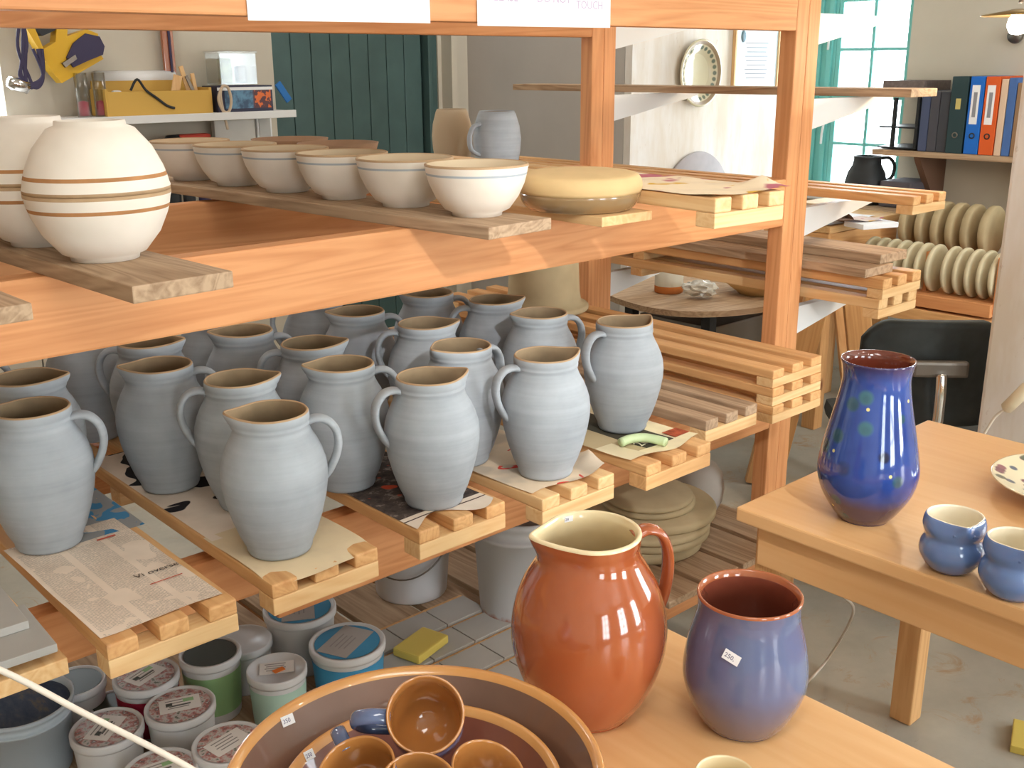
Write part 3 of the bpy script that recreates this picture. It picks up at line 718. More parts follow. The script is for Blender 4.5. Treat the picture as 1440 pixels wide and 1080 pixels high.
def vbase(t, v):
    f = t.noise(v, 7, 3); c = t.ramp(f, [(.3, srgb(38, 60, 128)), (.7, srgb(54, 84, 160))])
    s = t.n('ShaderNodeSeparateXYZ'); t.l(v, s.inputs[0]); z = t.math('ADD', s.outputs[2], t.math('MULTIPLY', f, .03))
    c = t.mix(t.ramp(z, [(.055, (1, 1, 1)), (.078, (0, 0, 0))]), c, srgb(74, 58, 84))
    return t.mix(t.ramp(z, [(.288, (0, 0, 0)), (.315, (1, 1, 1))]), c, srgb(60, 50, 90))
M['vase'] = dots_mat('cobalt_flowered_glaze', vbase, .07, items)
o_ = smooth_prof([(0, .004), (.040, .0), (.046, .003), (.060, .02), (.080, .055), (.0885, .090), (.086, .12), (.078, .16), (.069, .20), (.061, .24), (.058, .265), (.060, .285), (.0635, .298)], 4)
b = MB(); b.lathe(o_+[(.0635, .301, 1), (.061, .3005, 1), (.057, .288, 1), (.0545, .265, 1), (.057, .24, 1), (.072, .16, 1), (.082, .09, 1), (.06, .03, 1), (0, .012, 1)], 80, close=False)
o = b.build('vase', [M['vase'], M['vasein']], None, (1.672, .888, .7505)); tag(o, 'tall glossy cobalt-blue vase with painted green flowers on the right-hand table', 'vase')
# small blue pitchers
b = MB(); o_ = smooth_prof([(0, .003), (.027, 0), (.032, .002), (.040, .009), (.0505, .028), (.050, .044), (.0450, .055), (.0442, .061), (.0475, .069), (.0493, .077), (.0482, .086), (.0462, .092)], 4)
b.lathe(o_+[(.0445, .0945, 1), (.0425, .095, 1), (.041, .092, 1), (.0435, .078, 1), (.039, .060, 1), (.046, .035, 1), (.03, .01, 1), (0, .008, 1)], 64, close=False, defo=spout_def(.066, .016, .28, .095))
pt = thing('small_pitcher', 'small blue two-lobed pitcher with cream inside, the left of two', 'pitcher', (1.590, .684, .7505), R(43))
b.build('body', [M['skyblue'], M['creamin']], pt)
for sgn in (-1, 1):
    q = MB(); q.lathe([(0, -.003), (.003, -.002), (.0042, 0), (.003, .002), (0, .003)], 12, close=False, M=Matrix.Translation((-.0485*math.cos(sgn*.28), .0485*math.sin(sgn*.28), .078)) @ Matrix.Rotation(R(90), 4, 'Y'))
    q.build('knob', M['skyblue'], pt)
dup(pt, (1.575, .577, .7505), R(45), 'small blue two-lobed pitcher at the right picture edge, the right of two')
# floral plate
pc = Vector((2.037, .657, .7505))
its = []; rr = random.Random(5)
for k in range(60):
    a = rr.uniform(0, 6.28); q = rr.choice([.085, .102, .118, .134]); cc = rr.choice([srgb(150, 96, 104), srgb(130, 82, 92), srgb(104, 112, 96), srgb(92, 104, 120)])
    for m_ in range(1): its.append(((q*math.cos(a), q*math.sin(a), .002+q*.235), rr.uniform(.008, .013), cc, .35))
M['floral'] = dots_mat('floral_cream_glaze', srgb(240, 226, 190), .18, its)
b = MB(); b.lathe(smooth_prof([(0, .003), (.055, 0), (.060, .002), (.090, .016), (.140, .032), (.149, .036), (.148, .0385), (.138, .036), (.09, .021), (.06, .009), (0, .008)], 3), 64, close=False)
o = b.build('plate', M['floral'], None, tuple(pc)); tag(o, 'cream plate with small painted flowers, cut by the right picture edge', 'plate')
# cream cup at the bottom edge
b = MB(); b.lathe([(0, .003), (.024, 0), (.027, .004), (.033, .03), (.0335, .055), (.0330, .064), (.0315, .066), (.030, .064), (.031, .05), (.028, .01), (0, .008)], 48, close=False)
o = b.build('cup', M['cream_gl'], None, (0.8168, 0.5630, .7505)); tag(o, 'cream cup cut by the bottom picture edge in front of the blue-violet pot', 'cup')

# ------------------------------------------------------------------ nested terracotta dishes and mugs
bc = (0.5320, 0.7370)
b = MB(); b.lathe([(0, .006, 0), (.090, .0, 0), (.098, .006, 0), (.135, .050, 0), (.176, .100, 0), (.188, .113, 2), (.1915, .119, 2), (.1900, .122, 2), (.1845, .1205, 2), (.180, .115, 1), (.158, .080, 1), (.115, .028, 1), (.08, .014, 1), (0, .012, 1)], 96, close=False)
big = b.build('serving_dish', [M['bowlout'], M['bowlin'], M['bowlrim']], None, (bc[0], bc[1], .7505)); tag(big, 'largest terracotta dish with brown inside and amber rim, holding the smaller dish', 'dish')
b = MB(); b.lathe([(0, .006, 0), (.070, .0, 0), (.078, .006, 0), (.105, .035, 0), (.134, .068, 0), (.143, .079, 2), (.145, .083, 2), (.143, .086, 2), (.138, .0845, 2), (.134, .078, 1), (.114, .050, 1), (.085, .018, 1), (.06, .011, 1), (0, .010, 1)], 96, close=False)
sc = (bc[0]+.004, bc[1]-.004); small = b.build('serving_dish', [M['bowlout'], M['bowlin2'], M['bowlrim']], None, (sc[0], sc[1], .7665)); tag(small, 'smaller terracotta dish with dark red inside, nested in the largest dish and full of mugs', 'dish')
toc = Vector((-bc[0], -bc[1], 0)).normalized()
sticker(big, (-0.0454, 0.1710, 0.1122), (0.2171, -0.8183, 0.5322), (.1, .3, 1), 0.017, 0.011, '350')
sticker(small, (-0.0549, 0.1237, 0.0820), (0.3303, -0.7437, 0.5812), (.1, .3, 1), 0.014, 0.01, '250')
def mugf(loc, rot, lab):
    t = thing('mug', lab, 'mug', loc); t.rotation_euler = rot; t['group'] = 'blue mugs in the nested dishes'
    b = MB(); b.lathe(smooth_prof([(0, .003), (.026, 0), (.030, .003), (.0355, .018), (.0380, .040), (.0375, .060), (.0385, .072)], 3)+[(.0390, .0755, 1), (.0375, .0775, 1), (.0358, .0755, 1), (.035, .06, 1), (.0352, .04, 1), (.028, .01, 1), (0, .008, 1)], 56, close=False)
    b.build('body', [M['mugblue'], M['orangein']], t)
    b = MB(); b.tube(smooth_path([(.036, 0, .064), (.054, 0, .067), (.070, 0, .057), (.072, 0, .040), (.062, 0, .023), (.037, 0, .018)], 5), .0048, 12, flat=1.7); b.build('handle', M['mugblue'], t)
    return t
def mrot(axis, spin):
    # mug z axis along 'axis', handle toward direction 'spin'
    z = Vector(axis).normalized(); x = (Vector(spin)-z*z.dot(Vector(spin))).normalized(); y = z.cross(x)
    return Matrix((x, y, z)).transposed().to_euler()
def mug_at(c, axis, spin, lab):
    z = Vector(axis).normalized(); o = Vector(c)-z*.0775
    return mugf(tuple(o), mrot(axis, spin), lab)
left = Vector((-.743, .669, 0)); tow = Vector((-.669, -.743, 0))
mug_at((0.5382, 0.7253, 0.9380), tuple(tow*.95+Vector((0, 0, 1))-left*.05), tuple(left), 'blue mug with amber inside on top of the heap, tilted toward the viewer, handle left')
mug_at((0.4629, 0.7384, 0.9050), tuple(tow*.35+left*.2+Vector((0, 0, 1))), (.2, .9, .3), 'blue mug at the left of the heap, rim just below the top mug handle')
mug_at((0.4931, 0.6798, 0.9000), tuple(tow*.5-left*.1+Vector((0, 0, 1))), tuple(tow), 'blue mug in front of the heap, only its amber rim above the bottom picture edge')
mug_at((0.5728, 0.6700, 0.8850), tuple(tow*.25-left*.35+Vector((0, 0, 1))), tuple(left+tow*.6), 'blue mug at the right of the heap with a small blue handle showing')

# ------------------------------------------------------------------ under the rack: tubs, buckets, tiles, discs
def label_mat(name, kind):
    if kind == 'fruit':
        t = NT(name, .4, .3); v = t.n('ShaderNodeTexCoord').outputs['Object']; n = t.noise(v, 60, 3, .6)
        c = t.ramp(n, [(.35, srgb(104, 110, 98)), (.43, srgb(200, 196, 192)), (.56, srgb(176, 110, 104)), (.62, srgb(110, 100, 100)), (.68, srgb(206, 200, 198))]); t.col(c); return t.m
    return plain(name, kind, .45, .3, var=.06)
LBF = label_mat('fruit_print', 'fruit'); LBW = plain('pale_lid_label', srgb(230, 226, 222), .5, .2); LBG = label_mat('green_wrap', srgb(150, 190, 136)); LBB = label_mat('blue_print', srgb(70, 150, 196)); LBD = label_mat('dark_print', srgb(60, 66, 58)); LBR = label_mat('crimson_wrap', srgb(176, 40, 70)); LBO = label_mat('orange_sticker', srgb(224, 120, 40)); LBGR = label_mat('grey_print', srgb(176, 172, 170)); LBT = label_mat('mint_wrap', srgb(176, 206, 192)); LBY = label_mat('yellowgreen_wrap', srgb(176, 176, 70))
tub_white = plain('translucent_white_tub', srgb(214, 214, 216), .4, .4)
inkg = plain('faint_label_ink', srgb(150, 146, 144), .7, .2); inkd = plain('label_ink', srgb(80, 84, 80), .7, .2)
def tub(c, r, h, lab, wrap=None, lidprint=None, flap=None, rz=0, green=False, z0=.3365, body=None, fs=1.0):
    t = thing('plastic_tub', lab, 'tub', (c[0], c[1], z0), R(rz), 'lidded plastic tubs on the bottom shelf')
    b = MB(); b.lathe([(0, 0), (r*.84, 0), (r*.86, .003), (r*.95, h-.014), (r*.95, h-.008), (0, h-.008)], 40, close=False); b.build('body', body or tub_white, t)
    if wrap:
        b = MB(); b.lathe([(r*.885, h*.14), (r*.955, h*.78)], 40, close=False); b.build('wrap', wrap, t, fixn=False)
    b = MB(); b.lathe([(r*.95, h-.016), (r, h-.016), (r*1.01, h-.012), (r*1.01, h-.002), (r*.99, h), (r*.93, h), (r*.915, h-.003), (0, h-.003)], 48, close=False); ld = b.build('lid', tub_white, t)
    if lidprint:
        b = MB(); b.lathe([(r*.86, 0), (0, 0)], 40, close=False); b.build('lid_print', lidprint, ld, (0, 0, h-.0022), fixn=False)
    if flap:
        b = MB(); b.box((0, 0, 0), (r*1.15*fs, r*.72*fs, .0006)); f = b.build('lid_label', flap, ld, (0, r*.05, h-.0015)); LL = [b_ for b_ in range(4)]
        for q in LL:
            b = MB(); b.box((0, 0, 0), (r*(.7-.1*(q % 2)), r*.035, .0004)); b.build('ink_line', inkg, ld, (-r*.05, r*(.28-.13*q), h-.0010))
    if green:
        b = MB(); b.box((0, 0, 0), (r*.3, r*.16, .0006)); b.build('green_mark', LBG, ld, (r*.25, r*.2, h-.0008))
        b = MB(); b.box((0, 0, 0), (r*.18, r*.14, .0006)); b.build('ink_mark', inkd, ld, (-r*.3, r*.1, h-.0008))
        for q in range(1):
            b = MB(); b.box((0, 0, 0), (r*.6, r*.03, .0006)); b.build('ink_line', inkd, ld, (0, -r*(.02+.08*q), h-.0008))
    return t
tub((0.6525, 1.7513), .060, .122, 'tub with printed fruit lid and crimson wrap under the newspaper pallet corner', LBR, LBF, LBW, 20, True)
tub((0.6629, 1.6333), .062, .110, 'tub with fruit lid and pale label in the middle of the front group', None, LBF, LBW, -20, True)
tub((0.5413, 1.6664), .062, .103, 'tub with fruit lid crossed by the white cable', None, LBF, LBW, 40, True)
tub((0.7715, 1.7276), .058, .132, 'tub with dark lid picture and light green wrap', LBG, LBD, None, 0)
tub((0.6790, 1.4808), .062, .103, 'tub with red fruit lid and white card, just left of the large dish', None, LBF, LBW, 10)
tub((0.5643, 1.5037), .062, .093, 'tub with green-marked lid cut by the bottom picture edge', None, LBF, LBW, -10, True)
tub((0.8444, 1.6031), .056, .122, 'pale tub with orange sticker on its lid', LBT, None, LBW, -30)
tub((0.9989, 1.5968), .075, .120, 'wide white tub with turquoise lid print and blue base', LBB, LBB, LBGR, 25, fs=1.25)
tub((0.8636, 1.7765), .060, .100, 'plain grey-white lidded tub between the green tub and the wide tubs', None, None, None, 0)
tub((0.9935, 1.7654), .075, .130, 'wide white tub with blue label under the pallet crosspiece', None, LBB, LBGR, 60, fs=1.25)
tub((0.5568, 1.8566), .055, .100, 'shaded tub with dark lid picture beside the big blue-lidded bucket', None, LBD, None, 0)
tub((0.6040, 1.7995), .045, .060, 'dark low jar in the shadow between the tubs', None, LBD, None, 0, body=M['black'])
b = MB(); b.box((0, 0, 0), (.022, .012, .001)); o = b.build('price_sticker', LBO, None, (0.8423, 1.5916, .4598)); tag(o, 'small orange sticker on the pale tub lid', 'sticker')
# big bucket with blue residue lid
def bucket(c, r, h, lab, z0=.3365, mat=None, lid=None, rz=0, handle=True):
    t = thing('bucket', lab, 'bucket', (c[0], c[1], z0), R(rz))
    b = MB(); b.lathe([(0, .003), (r*.80, 0), (r*.82, .004), (r*.94, h*.8), (r*.98, h*.8), (r*.98, h*.84), (r*.955, h*.84), (r*.96, h*.94), (r*1.02, h*.945), (r*1.02, h), (r*.97, h), (r*.93, h*.9), (r*.8, .01), (0, .01)], 56, close=False); b.build('body', mat or tub_white, t)
    if lid: b = MB(); b.lathe([(r*.93, h-.012), (0, h-.010)], 48, close=False); b.build('lid', lid, t, fixn=False)
    if handle: b = MB(); b.tube([(r*1.0*math.cos(a), -r*1.03*abs(math.sin(a))-.002, h*.86-.09*math.sin(a)) for a in [math.pi*k/24 for k in range(25)]], .002, 8); b.build('handle', M['steel'], t)
    return t
bl = NT('blue_grey_residue', .8, .2); bl.col(bl.ramp(bl.noise(bl.coords((1, .4, 1)), 22, 5, .7), [(.35, srgb(56, 72, 100)), (.55, srgb(84, 96, 116)), (.72, srgb(140, 122, 96))]))
bucket((0.4419, 1.7959), .088, .14, 'large bluish-white bucket with stained blue lid at the lower left edge', lid=bl.m, mat=plain('bluish_bucket', srgb(190, 204, 216), .4, .4), handle=False)
bucket((1.36, 1.87), .104, .195, 'translucent white bucket with wire handle below the middle pallet', lid=tub_white, rz=-50)
cs_ = NT('clay_stained_bucket', .6, .3); tcx = cs_.n('ShaderNodeTexCoord'); sx = cs_.n('ShaderNodeSeparateXYZ'); cs_.l(tcx.outputs['Object'], sx.inputs[0]); nn = cs_.noise(tcx.outputs['Object'], 18, 4, .7)
cs_.col(cs_.mix(cs_.ramp(cs_.math('ADD', sx.outputs[2], cs_.math('MULTIPLY', nn, .07)), [(.05, (1, 1, 1)), (.065, (0, 0, 0))]), srgb(204, 204, 206), srgb(176, 110, 84)))
bucket((1.4761, 1.6064), .112, .265, 'clay-stained white bucket left of the orange jug', mat=cs_.m, handle=False)
# grey tiles in rows
tl = MB(); tl.box((0, 0, 0), (.109, .080, .008), .001); first = None
tp0 = (1.2797, 1.7061, 0.3600)
brd = MB(); brd.box((0, 0, 0), (.35, .40, .014), .002); o = brd.build('tile_board', M['warmY'], None, (1.235, 1.545, .3440), (0, 0, R(0))); tag(o, 'wooden board carrying the rows of grey tiles', 'board')
yb = plain('yellow_board', srgb(206, 160, 70), .7, .2, var=.1)
for i in range(3):
    for j in range(4):
        loc = (1.235-.112+i*.112, 1.545-.142+j*.094, .3556)
        if first is None:
            first = tl.build('tile', M['tile'], None, loc); tag(first, 'grey square tile among the rows on the wooden board', 'tile', 'grey tiles on the wooden board'); 
        else: dup(first, loc)
b = MB(); b.box((0, 0, 0), (.105, .07, .020), .005); o = b.build('sponge_box', M['yellowp'], None, (1.1823, 1.5997, .3712), (0, 0, R(15))); tag(o, 'translucent yellow plastic box lying on the tiles above the dish rim', 'box')
# stack of plaster bats
bx, by = 1.9750, 1.6550
zz = .3368
for i, (r, h, lab) in enumerate(((.150, .034, 'bottom'), (.160, .026, 'second'), (.163, .022, 'third'), (.168, .026, 'widest fourth'), (.125, .020, 'small fifth'), (.118, .018, 'topmost'))):
    b = MB(); b.lathe([(0, 0), (r-.008, 0), (r, .006), (r, h-.006), (r-.006, h), (0, h)], 56, close=False)
    o = b.build('plaster_disc', M['plaster2'], None, (bx+.006*math.sin(i*2.1)+(.02 if i == 3 else 0), by+.006*math.cos(i*1.7), zz)); tag(o, lab+' olive plaster disc of the stack under the pale green handle', 'disc', 'stack of olive plaster discs'); zz += h+.0003
b = MB(); b.lathe([(0, 0), (.055, 0), (.07, .03), (.075, .07), (.068, .11), (.05, .135), (0, .14)], 40, close=False)
o = b.build('plaster_mold', plain('grey_white_plaster', srgb(186, 180, 172), .85, .1, var=.06), None, (2.2450, 1.7000, .3368)); tag(o, 'rounded grey-white plaster mould right of the disc stack beside the post', 'mold')

# ------------------------------------------------------------------ far side: tray table, workbench, chair, disc rack
# rounded work tray on a stand
tt = thing('work_tray', 'rounded wooden work tray on a stand by the white boarded wall', 'table', (3.36, 2.52, 0))
b = MB(); pts = []
for k in range(48):
    a = 2*math.pi*k/48; e = 2.6
    cx_, sy_ = math.cos(a), math.sin(a); pts.append((.42*abs(cx_)**(2/e)*(1 if cx_ > 0 else -1), .34*abs(sy_)**(2/e)*(1 if sy_ > 0 else -1)))
b.prism(pts, 0, .022); b.build('tray_board', M['greyX'], tt, (0, 0, .665), (0, 0, R(-12)))
for x, y in ((-.25, -.18), (.25, -.18), (-.25, .2), (.25, .2)):
    b = MB(); b.box((0, 0, 0), (.04, .04, .664)); b.build('leg', M['black'], tt, (x, y, .332))
b = MB(); b.box((0, 0, 0), (.46, .36, .2), .01); b.build('housing', M['steel'], tt, (0, 0, .5))
b = MB(); b.lathe([(0, 0, 1), (.052, 0, 1), (.056, .004, 1), (.056, .028, 1), (.056, .0285, 0), (.056, .10, 0), (.052, .10, 0), (.050, .01, 0), (0, .01, 0)], 40, close=False)
o = b.build('crock', [plain('off_white_glaze', srgb(206, 200, 184), .4, .3), plain('orange_clay_base', srgb(200, 124, 70), .8, .1)], None, (3.1988, 2.6096, .6875)); tag(o, 'off-white cylindrical crock with orange clay base on the work tray', 'crock')
# crumpled clear wrap
rc = random.Random(4); b = MB(); bm = bmesh.new(); bmesh.ops.create_icosphere(bm, subdivisions=3, radius=.05)
for v in bm.verts: v.co = Vector((v.co.x*1.3, v.co.y*.8, v.co.z*.6))*(1+rc.uniform(-.22, .22))
b.add([v.co for v in bm.verts], [[v.index for v in f.verts] for f in bm.faces]); bm.free()
fm = NT('crumpled_film', .15, .6); fm.col(srgb(206, 204, 196)); o = b.build('plastic_film', fm.m, None, (3.1890, 2.4463, .727), (0, 0, R(-50))); tag(o, 'crumpled clear plastic film beside the crock on the work tray', 'film')
b = MB(); b.lathe([(0, .002), (.07, 0), (.11, .03), (.135, .05), (.14, .055), (.13, .055), (.1, .035), (0, .014)], 48, close=False)
o = b.build('bowl', M['tan'], None, (3.4267, 2.3496, .6875)); tag(o, 'shallow tan bowl on the right half of the work tray', 'bowl')
# workbench
wb = thing('workbench', 'pine workbench with papers on top in front of the window', 'table', (4.20, 2.515, 0), R(0))
def wp(name, c, d, m, bev=.004, rot=None): b = MB(); b.box((0, 0, 0), d, bev); return b.build(name, m, wb, c, rot)
wp('bench_top', (0, 0, .883), (.58, .34, .03), M['freshX'])
wp('rail', (-.27, 0, .80), (.03, .32, .13), M['warmY']); wp('rail', (0, -.15, .80), (.54, .03, .13), M['warmX'])
for x in (-.25, .25):
    for y in (-.13, .13): wp('leg', (x, y, .434), (.065, .065, .867), M['warmZ'])
# splayed trestle legs showing between the stacked pallets and the chair
tr = thing('trestle', 'pine trestle with splayed legs behind the front post', 'trestle', (3.2876, 1.9506, 0), R(-48))
for sx_ in (-1, 1):
    for y in (-.1, .1):
        b = MB(); b.box((0, 0, 0), (.085, .04, .82), .003); b.build('leg', M['warmZ'], tr, (sx_*.13, y, .405), (0, R(sx_*-10), 0))
b = MB(); b.box((0, 0, 0), (.10, .3, .05), .003); b.build('crossbar', M['warmY'], tr, (0, 0, .833))
# things on the bench
s = sheet(3.92, 2.352, .40, .2, .8995, M['whitep'], 'white paper sheet hanging over the workbench edge', R(3), 21, .004)
b = MB(); nn = 20; vs = []; fs = []
for i in range(nn+1):
    a = math.pi*i/nn
    for y in (0, .16): vs.append((-.07*math.cos(a), y, .055*math.sin(a)))
for i in range(nn): fs.append((2*i, 2*i+1, 2*i+3, 2*i+2))
b.add(vs, fs, 0, None, True); vs2 = [(x*1.06, y, z*1.06) for x, y, z in vs]; b.add(vs2, [tuple(reversed(f)) for f in fs], 0, None, True)
ends = []
o = b.build('arched_form', M['darkbowl'], None, (3.9286, 2.3184, .9008), (0, 0, R(-30)), fixn=False); tag(o, 'brown arched former on the workbench', 'form')
sheet(3.8887, 2.2477, .18, .14, .925, paper('pink_printed_paper', 'violet', srgb(226, 206, 200)), 'pinkish printed paper piled on the workbench', R(-20), 22, .012)
b = MB(); b.box((0, 0, 0), (.18, .12, .022), .004); o = b.build('paper_stack', M['whitep'], None, (4.0030, 2.2161, .9125), (0, 0, R(-20))); tag(o, 'small stack of white paper on the workbench right of the arched former', 'paper')
b = MB(); b.box((0, 0, 0), (.22, .16, .12), .01); o = b.build('storage_box', plain('dark_grey_box', srgb(90, 86, 92), .7, .2), None, (4.74, 2.46, .9595), (0, 0, 0)); tag(o, 'dark grey box behind the papers below the window', 'box')
b = MB(); b.box((0, 0, 0), (.26, .62, .04), .01)
o = b.build('shelf', M['greyY'], None, (4.65, 2.60, .878)); tag(o, 'low shelf below the window carrying the dark jug and box', 'shelf')
b = MB(); b.box((0, 0, 0), (.05, .05, .857)); o2 = b.build('shelf_leg', M['greyY'], o, (0, 0, -.449))
# dark jug silhouette on the sill
dj = thing('jug', 'dark jug with right handle standing in front of the window', 'jug', (4.68, 2.64, .8985), R(-52))
b = MB(); b.lathe([(0, 0), (.075, 0), (.088, .03), (.1, .09), (.085, .15), (.066, .185), (.063, .215), (.07, .225), (.064, .225), (.058, .19), (.08, .09), (0, .01)], 40, close=False); b.build('body', M['black'], dj)
b = MB(); b.tube(smooth_path([(.062, 0, .215), (.1, 0, .215), (.125, 0, .18), (.118, 0, .13), (.093, 0, .11)], 5), .008, 10, flat=1.6); b.build('handle', M['black'], dj)

# chair
ch = thing('office_chair', 'worn black swivel chair with steel backrest bracket behind the right-hand table', 'chair', (2.86, 1.375, 0), R(-47))
# local: x = camera right, y = away from the camera
b = MB(); ny, nx = 14, 24; grid = []
hw, zt, zb = .195, .860, .555
def corner(u):   # top edge with rounded corners
    return zt - .055*max(0, (abs(u)-.62)/.38)**2.2 - .006*(u*u)
for side in (0, 1):
    for j in range(ny+1):
        for i in range(nx+1):
            u = -1+2*i/nx; v = j/ny; z = zb+(corner(u)-zb)*v
            wv = hw*(1-.02*(1-v)); y = .045*u*u*-1*-1 + .02*math.sin(v*3)+ (.03 if side else 0)
            grid.append((u*wv, -.11+y, z))
N1 = (ny+1)*(nx+1); fs = []
for j in range(ny):
    for i in range(nx):
        a = j*(nx+1)+i; fs.append((a, a+1, a+nx+2, a+nx+1)); a += N1; fs.append((a+nx+1, a+nx+2, a+1, a))
for i in range(nx): fs.append((i, i+N1, i+1+N1, i+1)); a = ny*(nx+1)+i; fs.append((a+1, a+1+N1, a+N1, a))
for j in range(ny): a = j*(nx+1); fs.append((a, a+nx+1, a+nx+1+N1, a+N1)); a += nx; fs.append((a+N1, a+nx+1+N1, a+nx+1, a))
b.add(grid, fs, 0, None, True); b.build('backrest', M['blackchair'], ch)
b = MB(); b.box((0, 0, 0), (.15, .03, .045), .008); b.build('bracket', M['steel'], ch, (0, -.137, .735))
b = MB(); b.tube(smooth_path([(0, -.155, .725), (0, -.165, .66), (0, -.16, .56), (0, -.11, .47), (0, .04, .445)], 6), .016, 14, flat=1.0, up=(1, 0, 0)); b.build('support_bar', M['chrome'], ch)
b = MB(); b.box((0, 0, 0), (.42, .40, .06), .028); b.build('seat', M['blackchair'], ch, (0, .12, .48))
b = MB(); b.lathe([(0, .06), (.028, .06), (.028, .26), (.018, .26), (.018, .45), (0, .45)], 20, close=False); b.build('column', M['black'], ch, (0, .1, 0))
for k in range(5):
    a = R(72*k+200); b = MB(); b.tube([(0, .1, .085), (.26*math.cos(a), .1+.26*math.sin(a), .065)], .014, 8); lg = b.build('base_arm', M['black'], ch)
    for q in (-1, 1):
        b = MB(); b.lathe([(0, -.009), (.024, -.009), (.027, 0), (.024, .009), (0, .009)], 24, close=False, M=Matrix.Translation((.26*math.cos(a)+q*.014*math.sin(a), .1+.26*math.sin(a)-q*.014*math.cos(a), .0275)) @ Matrix.Rotation(a, 4, 'Z') @ Matrix.Rotation(R(90), 4, 'X')); b.build('castor', M['black'], lg)

# disc drying rack
dr = thing('drying_rack', 'two-tier wooden rack holding upright plaster discs by the far wall', 'rack', (4.3, 2.02, 0))
def dp(name, c, d, m): b = MB(); b.box((0, 0, 0), d, .003); return b.build(name, m, dr, c)
dp('base_board', (-.22, -.03, .635), (.20, .62, .05), M['pineY']); dp('base_board', (.12, -.02, .74), (.20, .60, .05), M['pineY'])
dp('shelf_beam', (-.02, -.05, .575), (.62, .62, .05), M['warmY'])
for x in (-.29, .25):
    for y in (-.33, .23): dp('leg', (x, y, .275), (.05, .05, .55), M['warmZ'])
dp('end_cheek', (-.22, -.35, .73), (.16, .025, .22), M['pineZ']); dp('end_cheek', (.12, -.36, .86), (.16, .025, .22), M['pineZ'])
dp('divider', (-.22, -.03, .73), (.05, .02, .18), M['pineZ'])
b = MB(); b.lathe([(0, -.009), (.090, -.009), (.095, -.004), (.095, .004), (.090, .009), (0, .009)], 40, close=False, M=Matrix.Rotation(R(90), 4, 'X'))
pd = b.build('plaster_disc', M['plaster'], None, (4.08, 1.70, .756)); tag(pd, 'pale plaster disc standing upright in the front row of the drying rack', 'disc', 'discs in the front row of the drying rack')
for i in range(1, 12): dup(pd, (4.08, 1.70+i*.047+(.02 if i > 4 else 0), .756))
b = MB(); b.lathe([(0, -.016), (.10, -.016), (.106, -.010), (.106, .010), (.10, .016), (0, .016)], 40, close=False, M=Matrix.Rotation(R(90), 4, 'X'))
p2 = b.build('plaster_disc', M['plaster2'], None, (4.42, 1.72, .872)); tag(p2, 'thick olive plaster disc standing upright in the back row of the drying rack', 'disc', 'discs in the back row of the drying rack')
for i, y in enumerate((1.90, 1.975, 2.04, 2.105, 2.175, 2.25)): dup(p2, (4.42, y, .872))

# wall shelf with binders
sh = thing('wall_shelf', 'brown wall shelf with angled brackets carrying the binders', 'shelf', (4.75, 2.2, 1.15))
b = MB(); b.box((0, 0, 0), (.29, .80, .025), .003); b.build('shelf_board', M['greyY'], sh, (0, -.02, 0))
for y in (.17, -.32):
    b = MB(); b.prism([(.14, 0), (-.12, 0), (-.10, -.03), (.11, -.27), (.14, -.27)], -.015, .015, M=Matrix.Rotation(R(90), 4, 'X')); b.build('bracket', plain('brown_bracket_%d' % (y > 0), srgb(112, 84, 68), .7, .2), sh, (0, y, -.0135))
def binder(y, w, h, c, lab, labm=True, ring='black', d=.28):
    t = thing('ring_binder', lab, 'binder', (4.755, y, 1.1632), 0, 'ring binders on the wall shelf')
    m = plain('binder_'+lab[:9].replace(' ', '_'), c, .5, .3)
    b = MB(); b.box((0, 0, h/2), (d, w, h), .003); b.build('cover', m, t)
    if labm:
        b = MB(); b.box((0, 0, 0), (.001, w*.55, h*.5)); l = b.build('spine_label', M['whitep'], t, (-d/2-.0008, .003, h*.64))
        b = MB(); b.box((0, 0, 0), (.001, w*.25, h*.32)); b.build('ink_writing', inkd2, l, (-.0006, 0, 0))
    if ring:
        b = MB(); b.lathe([(.008, -.001), (.013, -.001), (.013, .001), (.008, .001)], 20, close=False, M=Matrix.Rotation(R(90), 4, 'Y')); b.build('finger_ring', M[ring], t, (-d/2-.001, 0, h*.24))
inkd2 = plain('grey_handwriting', srgb(150, 150, 156), .8, .1)
binder(2.198, .074, .325, srgb(44, 66, 70), 'dark green ring binder with tiny yellow label', False, 'steel')
b = MB(); b.box((0, 0, 0), (.001, .022, .045)); o = b.build('yellow_label', plain('yellow_label', srgb(206, 190, 120), .8, .1), None, (4.6138, 2.196, 1.375)); o.parent = [x for x in bpy.data.objects if x.name.startswith('ring_binder')][0]; o.location = (-.1408, 0, .21)
binder(2.122, .062, .325, srgb(34, 110, 206), 'bright blue ring binder with white spine label')
binder(2.056, .062, .325, srgb(224, 98, 44), 'orange ring binder with white spine label')
binder(2.006, .028, .315, srgb(226, 196, 170), 'thin pale pink folder beside the orange binder', False, None)
binder(1.972, .034, .32, srgb(76, 110, 170), 'thin steel-blue folder beside the pink folder', False, None)
binder(1.934, .036, .30, srgb(150, 120, 92), 'thin brown folder at the right end of the binder row', False, None)
def blk(y, w, h, lab, c, d=.26):
    b = MB(); b.box((0, 0, h/2), (d, w, h), .004); o = b.build('ring_binder', plain('dark_book_'+str(int(y*1000)), c, .5, .4), None, (4.755, y, 1.1632)); tag(o, lab, 'binder', 'ring binders on the wall shelf')
blk(2.262, .044, .262, 'black folder next to the dark green binder', srgb(62, 64, 72)); blk(2.307, .042, .262, 'middle one of the three dark folders', srgb(72, 72, 80)); blk(2.350, .040, .262, 'bluish dark folder beside the letter trays', srgb(70, 80, 110))
